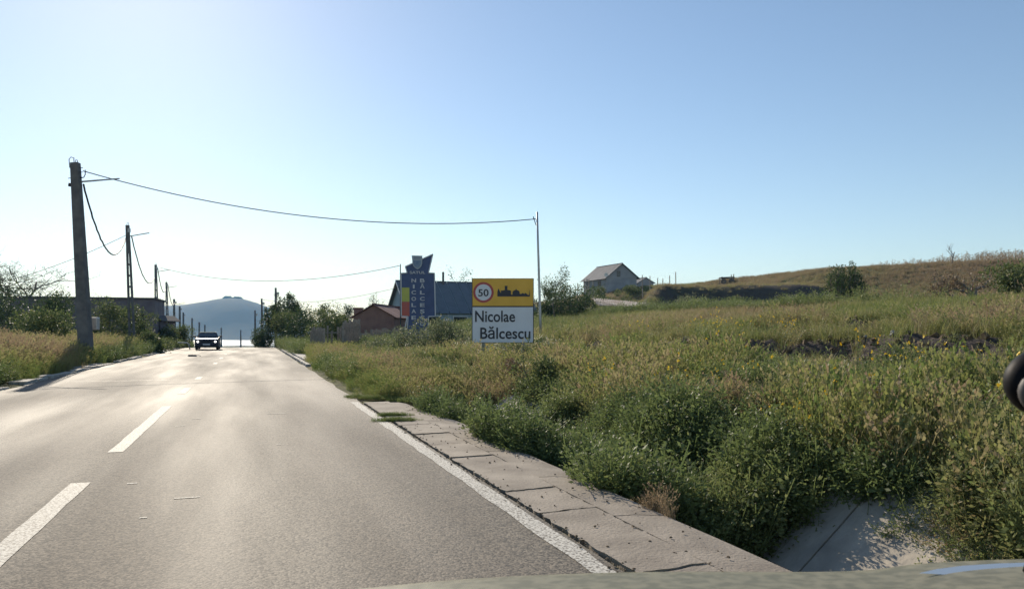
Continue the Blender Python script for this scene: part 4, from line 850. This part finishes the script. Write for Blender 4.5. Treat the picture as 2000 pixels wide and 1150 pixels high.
MB().lathe([(0, .1), (.2, .07), (.33, 0), (.34, .02), (.2, .1), (0, .13)], (0, 0, 0), 16).obj('dish', M['white'], ds, smooth=True); MB().tube([(0, .1, 0), (.15, .5, -.3)], .04, 5).obj('bracket', M['metal'], ds)
for i, px in enumerate((1140.5, 1146)): 
    o_ = Vector(P(px, 545, 136)) - Vector(hh.location); MB().bar(o_, (o_.x, o_.y, -1.5), .14).obj('porch_post', M['wood'], hh)
sc2 = P(1246, 648, 148); sg_ = gz(sc2.x, 148)
house('hill_shed', (sc2.x, 148, sg_), (-.3, 1), (1, 0), 5, 3.0, hpx(552, 148) - sg_, hpx(542.5, 148) - sg_, 'small low gabled shed right of the grey hill house', gwall, groof, .3, base=-2, n=4, cat='shed')
# corrugated roof shed in the hollow
rust = mat('rusty_sheet', (.16, .12, .10), .8, (.36, .33, .30), 1.3, w=.35, spec=.2)
SL = P(1168, 597.5, 57); SR = P(1280, 600, 59); RL = P(1157, 582.5, 62); RR = P(1262, 592, 63)
cs = thing('sheet_roof_shed', (SL.x, 57, gz(SL.x, 57)), 'low shed with a collapsed rusty corrugated roof behind the meadow', 'shed'); o_ = Vector(cs.location)
roof_sheets(cs, SL - o_, SR - o_, RL - o_, RR - o_, 6, rust, .03, corr=.05)
MB().add([(SL.x - o_.x + .2, .2, -.5), (SR.x - o_.x - 1.2, 1.6, -.5), (SR.x - o_.x - 1.2, 1.6, SR.z - o_.z - .1), (SL.x - o_.x + .2, .2, SL.z - o_.z - .1), (SL.x - o_.x + .2, 4.5, -.5), (SR.x - o_.x - 1.6, 5, -.5), (SR.x - o_.x - 1.6, 5, SR.z - o_.z - .1), (SL.x - o_.x + .2, 4.5, SL.z - o_.z - .1)],
         [(0, 1, 2, 3), (1, 5, 6, 2), (5, 4, 7, 6), (4, 0, 3, 7)]).obj('wall', M['wall_dark'], cs)
# cart on the ridge
ct = thing('wooden_cart', G(1421, 112, -.05), 'old wooden cart frame standing on the ridge', 'cart'); 
for dx, dy in ((-.85, 0), (.85, 0), (-.85, 1.2), (.85, 1.2)): MB().bar((dx, dy, 0), (dx + .05, dy, 1.15 if dx < 0 else 1.5), .1).obj('post', M['bark'], ct)
for dz in (.45, 1.0): MB().bar((-1, 0, dz), (1, 0, dz + .12), .1).obj('rail', M['bark'], ct)
MB().box((0, .6, .95), (2.1, 1.4, .08)).obj('bed', M['bark'], ct)
for dx in (-.6, .55): MB().lathe([(.1, -.04), (.42, -.04), (.42, .04), (.1, .04), (.1, -.04)], (dx, -.1, .42), 14).obj('wheel', M['bark'], ct)
# fence posts on the hill
PX_ = sorted([1150,1128,1158.5,1255,1270,1284,1294,1308,1320.5,1113]); ORD2 = ['first', 'second', 'third', 'fourth', 'fifth', 'sixth', 'seventh', 'eighth', 'ninth', 'tenth']
for px, py, Y in ((1150, 545, 100), (1128, 553, 95), (1158.5, 549, 98), (1255, 537, 118), (1270, 539, 116), (1284, 543, 112), (1294, 544, 112), (1308, 538, 112), (1320.5, 531, 110), (1113, 562, 90)):
    X = (px - 1000) / F * Y; g0 = gz(X, Y) - .2; hgt = max(1.3, hpx(py, Y) - g0); lean_ = random.uniform(-.08, .08)
    o = tag(MB().bar((0, 0, 0), (lean_, 0, hgt), .13, w2=.1).obj('fence_post', M['wood']), f'weathered wooden post {"left of" if px < 1170 else "right of"} the grey hill house, {ORD2[PX_.index(px)]} post from the left', 'post', 'wooden posts along the hill fence'); o.location = (X, Y, g0)

# ------------------------------------------------------------------ plank fences, pavement, kerbs
def plank_fence(label, pts, hgt, seed, gap=.03, wd=.15, skip=()):
    a, b = pts; r = random.Random(seed); A = Vector(G(*a)); B = Vector(G(*b)); o = thing('plank_fence', A, label, 'fence'); d = B - A; n = int(d.length / (wd + gap)); ang_ = math.atan2(d.y, d.x)
    for k in range(n):
        if k in skip: continue
        p = d * ((k + .5) / n); h = hgt * r.uniform(.85, 1.08); tl_ = r.uniform(-.03, .03)
        MB().bar((p.x, p.y, p.z - .2), (p.x + tl_, p.y, p.z + h), wd * r.uniform(.8, 1), .03).obj('plank', M['wood'], o)
    for z_ in (.35, hgt * .8): MB().bar((0, .05, z_), (d.x, d.y + .05, d.z + z_), .06, .06).obj('rail', M['wood'], o)
plank_fence('leaning grey plank fence at the roadside below the green bushes', ((607, 47), (634, 43.5)), 1.55, 1, .02)
plank_fence('broken plank fence with gaps beside the leaning one', ((637, 47), (667, 46)), 1.6, 2, .08, .13, (1, 3, 4))
plank_fence('taller plank fence in front of the red shed', ((669, 45), (703, 50)), 1.9, 3, .02)
plank_fence('long low plank fence running to the blue sign', ((704, 52), (790, 56)), 1.2, 4, .05, .14)
pave = bpy.data.objects.new('pavement', None); sc.collection.objects.link(pave); struct(pave)
for k in range(12):
    a = 31.5 + k * 2.7; w0 = 1.0 if k < 2 else 1.7
    V, Fc = slab_mesh(a, a + 2.62, 2.28, 2.28 + w0, skew=0, z0=-.3, z1=.10, gap=.03, edge=.08); MB().add(V, Fc).obj('paving_slab', M['kerb'], pave, bevel=.015)
kerb = bpy.data.objects.new('kerb', None); sc.collection.objects.link(kerb); struct(kerb)
r_ = random.Random(4)
for k in range(44):
    a = 14 + k * 1.25
    if r_.random() < .22: continue
    V, Fc = slab_mesh(a, a + 1.15, -5.72 - r_.uniform(0, .25), -5.47, skew=0, z0=-.2, z1=.03 + r_.uniform(0, .05), gap=.02, edge=.05); MB().add(V, Fc).obj('kerb_stone', M['kerb'], kerb, bevel=.012)
for k in range(20):
    a = 31 + k * 1.4; V, Fc = slab_mesh(a, a + 1.3, 2.03, 2.24, skew=0, z0=-.2, z1=.08, gap=.02, edge=.04); MB().add(V, Fc).obj('kerb_stone', M['kerb'], kerb, bevel=.012)
# concrete driveway pads on the left
for i, (px, py) in enumerate(((293, 686), (215, 716))):
    Y = F * CH / (py - 648); X = (px - 1000) / F * Y; s0, t0 = st(X, Y); V, Fc = slab_mesh(s0 - 2.2, s0 + 2.2, -8.2, -5.8, skew=.1, z0=-.3, z1=.16 if i == 0 else .07, gap=.02, edge=.2)
    MB().add(V, Fc).obj('paving_slab', M['kerb'], kerb, bevel=.02)

C_peb = tcoll('t_peb')
for i in range(3):
    mb = MB(); mb.box((0, 0, 0), (.03, .022, .016), i, top=.6); link(f'g{i}', mb.mesh('g', M['earth']), coll=C_peb)
n_ = 620; ss = rng.uniform(1, 16, n_); tt_ = np.where(rng.uniform(size=n_) < .6, 2.0 + rng.normal(0, .03, n_), rng.uniform(1.9, 2.85, n_)); X, Y = xy(ss, tt_)
scatter('slab_grit', X, Y, rng.uniform(.2, .7, n_), rng.uniform(0, 1, n_), C_peb, 'dark grit and soil crumbs along the edge of the concrete slabs', 'grit', Z=np.full(n_, .012), hs=np.full(n_, 1.))
X, Y = rng.uniform(2, 15, 60000), rng.uniform(13, 24, 60000); k = rng.uniform(size=60000) < .07 * sm(.35, .8, erosion(X, Y)); X, Y = X[k], Y[k]
scatter('earth_clods', X, Y, rng.uniform(1.2, 5.5, len(X)), rng.uniform(0, 1, len(X)), C_peb, 'loose dark earth clods on the eroded bank in the meadow', 'earth clods', tilt=.8, hs=rng.uniform(.8, 2, len(X)))
# ------------------------------------------------------------------ stones
ORD = ['first', 'second', 'third', 'fourth', 'fifth', 'sixth', 'seventh', 'eighth', 'ninth', 'tenth', 'eleventh', 'twelfth']
def stone(loc, r, label, seed, dark=False, group=None):
    rr = np.random.default_rng(seed); import bmesh
    bm = bmesh.new(); bmesh.ops.create_icosphere(bm, subdivisions=2, radius=1)
    for v in bm.verts: k = 1 + .35 * rr.normal() * .5; v.co = Vector((v.co.x * r * k, v.co.y * r * .8 * k, v.co.z * r * .65 * k))
    me = bpy.data.meshes.new('stone'); bm.to_mesh(me); bm.free(); me.materials.append(M['stone']); o = link('stone', me); o.location = loc; return tag(o, label, 'stone', group)
stone(G(1237, 21.5, .12), .27, 'large grey stone half sunk in the meadow', 1)
stone(G(1268, 26.5, .15), .20, 'paler grey stone behind the large one in the meadow', 2)
for i, (px, Y) in enumerate(((1690, 17), (1728, 18), (1765, 17.5), (1790, 19), (1640, 18), (1612, 17), (1705, 19.5), (1745, 16), (1820, 18.5), (1840, 20), (1590, 19))):
    stone(G(px, Y, .05), .05 + .012 * (i % 4), f'{["flat", "pale", "grey", "rounded"][i % 4]} stone on the eroded dark bank, {ORD[sorted([1690,1728,1765,1790,1640,1612,1705,1745,1820,1840,1590]).index(px)]} from the left', 10 + i, group='stones on the eroded bank')
for i, (px, Y) in enumerate(((1830, 35), (1890, 34), (1910, 33), (1938, 34), (1950, 32), (1805, 36))):
    stone(G(px, Y, .25), .10, f'small pale stone among the brown weeds below the hillside, {ORD[sorted([1830,1890,1910,1938,1950,1805]).index(px)]} from the left', 30 + i, group='stones in the brown weeds')
dk = tag(MB().bar((0, 0, 0), (.12, 0, 1.2), .05).obj('stake', M['wood']), 'pale wooden stake in the brown weeds at the right', 'stake'); dk.location = G(1893, 33, -.1)
# debris on the road and the hoop rail
dY = F * CH / (696 - 648); dx = (377 - 1000) / F * dY
db = thing('road_debris', (dx, dY, 0), 'small dark crumpled piece of debris lying on the road', 'debris')
rr = random.Random(3); db_m = MB()
for k in range(5): db_m.box((rr.uniform(-.2, .2), rr.uniform(-.1, .1), .05), (.22, .14, .09), rr.uniform(0, 3), top=.6)
db_m.obj('scraps', M['deadwood'], db)
MB().tube([(.1, 0, .04), (.3, .05, .06), (.42, .02, .02)], .015, 4).obj('strip', M['deadwood'], db)
hY = 60; hp = G(361, hY); hr_ = tag(MB().tube([(-.55, 0, .52), (.15, 0, .50), (.30, 0, .42), (.42, 0, -.1)], .045, 8).obj('bent_rail', M['white'], smooth=True), 'white bent pipe rail at the left roadside beside the car', 'rail'); hr_.location = (hp[0], hp[1], .0)

# ------------------------------------------------------------------ oncoming car
CY = F * CH / (683.5 - 648) + 2.0; CX = (403 - 1000) / F * (CY - 2) - .66; car = thing('oncoming_car', (CX, CY, 0), 'dark sedan with lit headlights coming along the left lane', 'car', rz=math.atan2(-UX, UY) * 1.0)
cpaint = mat('car_paint_dark', (.04, .04, .055), .45, spec=.25); cgl = mat('car_glass', (.03, .04, .045), .05, spec=.8); rub = mat('rubber', (.02, .02, .02), .8); chrome = mat('chrome', (.6, .6, .6), .2, metal=1)
lamp = mat('headlight_lit', (.9, .9, .9), .2, emis=((1, .97, .9), 6)); plate = mat('number_plate', (.6, .6, .6), .5)
prof = [(-2.12, .30, .74), (-2.18, .50, .80), (-2.14, .72, .80), (-1.98, .82, .80), (-1.0, .90, .84), (-.85, .93, .85), (.9, .96, .85), (1.9, .92, .80), (2.1, .8, .78), (2.15, .45, .78), (2.05, .28, .74)]
V = []; 
for yy, zz, hx in prof: V += [(-hx, yy, zz), (hx, yy, zz)]
nP = len(prof); Fc = [(2 * i, 2 * i + 1, 2 * ((i + 1) % nP) + 1, 2 * ((i + 1) % nP)) for i in range(nP)] + [tuple(2 * i for i in range(nP))[::-1], tuple(2 * i + 1 for i in range(nP))]
MB().add(V, Fc).obj('body', cpaint, car, bevel=.05)
gh = [(-.95, .91, .74), (-.28, 1.33, .58), (.75, 1.34, .57), (1.45, .94, .70)]
V = []
for yy, zz, hx in gh: V += [(-hx, yy, zz), (hx, yy, zz)]
V += [(-.80, -.9, .90), (.80, -.9, .90)]
MB().add(V, [(0, 1, 3, 2), (2, 3, 5, 4), (4, 5, 7, 6), (0, 2, 4, 6), (7, 5, 3, 1)]).obj('cabin', cpaint, car, bevel=.03)
def quadp(pts, name, m, off=-.012):
    a, b, c, d = map(Vector, pts); nn = (b - a).cross(d - a).normalized() * abs(off); V = [p + nn for p in (a, b, c, d)] + [p - nn for p in (a, b, c, d)]
    return MB().add(V, [(0, 1, 2, 3), (7, 6, 5, 4), (0, 4, 5, 1), (1, 5, 6, 2), (2, 6, 7, 3), (3, 7, 4, 0)]).obj(name, m, car)
quadp(((-.66, -.89, .955), (.66, -.89, .955), (.53, -.33, 1.305), (-.53, -.33, 1.305)), 'windscreen', cgl, .02)
for sg in (-1, 1): quadp(((sg * .745, -.8, .96), (sg * .6, -.25, 1.29), (sg * .59, .72, 1.29), (sg * .70, 1.25, .97)), 'side_window', cgl, .02)
MB().box((0, -.33, 1.335), (1.12, .06, .02)).obj('roof_edge', chrome, car)
MB().box((0, -2.16, .62), (.62, .08, .15)).obj('grille', rub, car, bevel=.01)
for sg in (-1, 1):
    MB().box((sg * .57, -2.13, .63), (.36, .1, .15))  .obj('headlight_housing', cgl, car, bevel=.02)
    MB().lathe([(0, -.07), (.055, -.06), (.07, 0)], (sg * .60, -2.16, .63), 12).obj('headlight', lamp, car)
    MB().tube([(sg * .74, -.72, 1.0), (sg * .86, -.74, 1.0)], .03, 6).obj('mirror_stalk', rub, car); MB().box((sg * .93, -.74, 1.01), (.2, .1, .13)).obj('mirror', cpaint, car, bevel=.03)
    for yy in (-1.35, 1.35):
        wh = MB().lathe([(0, -.1), (.27, -.1), (.31, -.07), (.31, .07), (.27, .1), (0, .1)], (sg * .73, yy, .31), 20, 'X').obj('wheel', rub, car, smooth=False); MB().lathe([(0, -.11), (.18, -.11), (.18, .11), (0, .11)], (sg * .73, yy, .31), 14, 'X').obj('rim', chrome, wh)
MB().box((0, -2.2, .42), (1.5, .12, .2)).obj('bumper', cpaint, car, bevel=.04); MB().box((0, -2.27, .42), (.5, .02, .11)).obj('number_plate', plate, car)
MB().box((0, -2.15, .27), (1.3, .1, .12)).obj('lower_grille', rub, car)

# ------------------------------------------------------------------ lake, distant hill
wat = bpy.data.materials.new('lake_water'); wat.use_nodes = True; p = wat.node_tree.nodes['Principled BSDF']; p.inputs['Base Color'].default_value = (.12, .16, .18, 1); p.inputs['Roughness'].default_value = .28; p.inputs['Specular IOR Level'].default_value = .7
nt = wat.node_tree; tx = nt.nodes.new('ShaderNodeTexNoise'); tx.inputs['Scale'].default_value = .4; tc = nt.nodes.new('ShaderNodeTexCoord'); nt.links.new(tc.outputs['Object'], tx.inputs['Vector']); bp = nt.nodes.new('ShaderNodeBump'); bp.inputs['Strength'].default_value = .6; bp.inputs['Distance'].default_value = .4
nt.links.new(tx.outputs['Fac'], bp.inputs['Height']); nt.links.new(bp.outputs[0], p.inputs['Normal'])
lake = struct(MB().add([(-1500, 1050, -21.4), (1200, 1050, -21.4), (1200, 2500, -21.4), (-1500, 2500, -21.4)], [(0, 1, 2, 3)]).obj('lake', wat))
sil = [(-200, 640), (0, 628), (150, 616), (250, 603), (310, 598), (330, 597), (345, 596), (360, 594.5), (380, 591), (400, 588), (420, 584.5), (432, 583.2), (450, 582.2), (470, 583), (485, 586), (500, 590.5), (515, 596), (540, 606), (600, 624), (700, 637), (900, 646), (1100, 650)]
pxs = np.linspace(-200, 1100, 240); ys = np.interp(pxs, [a for a, b in sil], [b for a, b in sil]); prof_v = [(2130, 0), (2200, .12), (2290, .34), (2380, .58), (2470, .80), (2560, .94), (2640, 1.0), (2760, .96), (3000, .6), (3300, .1)]
V = []
for Yd, f in prof_v:
    for px, yy in zip(pxs, ys):
        top = CH - (yy - 648) / F * 2640; X = (px - 1000) / F * Yd * (2640 / Yd) ** .6 if Yd > 2640 else (px - 1000) / F * Yd; V.append((X, Yd, -21.6 + (top + 21.6) * f))
V = np.array(V); V[:, 2] += (V[:, 2] > -21) * (noise(V[:, 0], V[:, 1], .02, 27) * 1.6 + noise(V[:, 0], V[:, 1], .008, 28) * 4 * ((V[:, 1] < 2600)))
npx = len(pxs); q = np.array([(i * npx + k, i * npx + k + 1, (i + 1) * npx + k + 1, (i + 1) * npx + k) for i in range(len(prof_v) - 1) for k in range(npx - 1)])
hillm = mat('hill_forest', (.025, .04, .03), .95, (.075, .08, .05), .008, 12, w=.25)
struct(link('distant_hill', fast_mesh('distant_hill', V, q, [hillm], smooth=True)))
# summit woods
for i, (pa, pb) in enumerate(((437, 452), (455, 472))):
    V = []; Fq = []; mi = []; lv = []; r = np.random.default_rng(300 + i)
    for k in range(900):
        px = r.uniform(pa, pb); e = 1 - ((px - (pa + pb) / 2) / ((pb - pa) / 2)) ** 4; X = (px - 1000) / F * 2640; zz = CH - (np.interp(px, [a for a, b in sil], [b for a, b in sil]) - 648) / F * 2640 - 1 + r.uniform(0, 6 + 1.5 * (i == 0)) * e
        leaf(V, Fq, mi, lv, (X, 2640 + r.uniform(-15, 15), zz), r.normal(size=3), 3, 2.2, r)
    tag(link('summit_wood', fast_mesh('summit_wood', V, Fq, [M['leaf_dark']], mi, lv=lv)), ('left' if i == 0 else 'right') + ' clump of woodland on the top of the distant hill', 'woodland', kind='stuff')

# ------------------------------------------------------------------ own car: bonnet and wing mirror at the edges of the view
bon = thing('car_bonnet', (.6, 1.5, .8), 'olive grey car bonnet along the bottom edge of the view', 'car bonnet'); bo = Vector(bon.location)
bpaint_refl = mat('bonnet_paint_reflection', (.14, .125, .07), .42, (.22, .195, .12), 30, 6, spec=.25, w=.3)  # olive mottling in the paint colour stands in for reflected vegetation
eX = [(560, 1168), (700, 1156), (760, 1150), (860, 1140), (1000, 1131), (1130, 1126), (1260, 1122.5), (1400, 1122), (1550, 1123), (1650, 1122.5), (1740, 1119), (1790, 1110), (1850, 1104), (1930, 1100), (2010, 1097), (2100, 1096), (2250, 1100)]
V = []; rows = [(1.95, -.30), (1.86, -.10), (1.80, -.035), (1.74, -.008), (1.68, .0), (1.60, .008), (1.45, .026), (1.2, .05), (.95, .06)]
for Yr, dz in rows:
    for px, py in eX:
        zt = CH - (py - 648) / F * 1.68; V.append(Vector(((px - 1000) / F * 1.68, Yr, zt + dz)) - bo)
ne = len(eX); q = [(i * ne + k, (i + 1) * ne + k, (i + 1) * ne + k + 1, i * ne + k + 1) for i in range(len(rows) - 1) for k in range(ne - 1)]
o = MB().add(V, q).obj('panel', bpaint_refl, bon, smooth=True); sd2 = o.modifiers.new('sub', 'SUBSURF'); sd2.levels = 1; sd2.render_levels = 2; so_ = o.modifiers.new('thick', 'SOLIDIFY'); so_.thickness = .01
sky_refl = mat('bonnet_sky_reflection', (.42, .50, .58), .35, spec=.5)  # pale blue painted as the sky's reflection on the bonnet, not a separate part
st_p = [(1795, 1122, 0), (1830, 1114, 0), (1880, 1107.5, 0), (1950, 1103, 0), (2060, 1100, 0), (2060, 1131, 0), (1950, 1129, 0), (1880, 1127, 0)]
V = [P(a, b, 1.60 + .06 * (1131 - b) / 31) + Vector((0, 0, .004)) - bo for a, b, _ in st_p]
MB().add(V, [tuple(range(len(V)))]).obj('sky_reflection_strip', sky_refl, bon)
mk = thing('mirror_housing', P(2030, 745, .9), 'black rounded mirror housing at the right edge of the view', 'mirror')
gb = mat('black_gloss', (.004, .004, .006), .55, spec=.12); gg = mat('grey_rim', (.07, .065, .065), .6)
def ell(rx, ry, rz_, cx, cz, cy=0):
    mb = MB(); mb.lathe([(math.sin(a) * 1, -math.cos(a)) for a in [math.pi * i / 14 for i in range(15)]], (0, 0, 0), 28); mb.v = [(x * rx + cx, y * ry + cy, z_ * rz_ + cz) for x, y, z_ in mb.v]; return mb
u = .9 / F
c_, s_2 = math.cos(.55), math.sin(.55)
def rotv(mb): mb.v = [(x * c_ + z_ * s_2, y, -x * s_2 + z_ * c_) for x, y, z_ in mb.v]; return mb
ell(78 * u, .03, 68 * u, 12 * u, -2 * u).obj('shell', gb, mk, smooth=True)
ell(74 * u, .02, 54 * u, 14 * u, -17 * u, -.018).obj('rim', gg, mk, smooth=True)
ell(66 * u, .02, 44 * u, 14 * u, -22 * u, -.027).obj('glass', gb, mk, smooth=True)
MB().tube([(.04, 0, -.03), (.12, .1, -.12), (.16, .25, -.30)], .012, 8).obj('stalk', gb, mk)

# ------------------------------------------------------------------ haze
HZ = True
if HZ:
    hz = MB().box((-200, 1650, 58), (3600, 3420, 164)).obj('haze', mat('haze_air', (1, 1, 1))); hz['kind'] = 'stuff'; hz['label'] = 'pale blue haze over the distance'
    m = hz.data.materials[0]; nt = m.node_tree; nt.nodes.remove(nt.nodes['Principled BSDF']); v = nt.nodes.new('ShaderNodeVolumePrincipled')
    v.inputs['Color'].default_value = (.26, .60, 1, 1); v.inputs['Density'].default_value = .00018; v.inputs['Anisotropy'].default_value = .0
    nt.links.new(v.outputs[0], nt.nodes['Material Output'].inputs['Volume'])
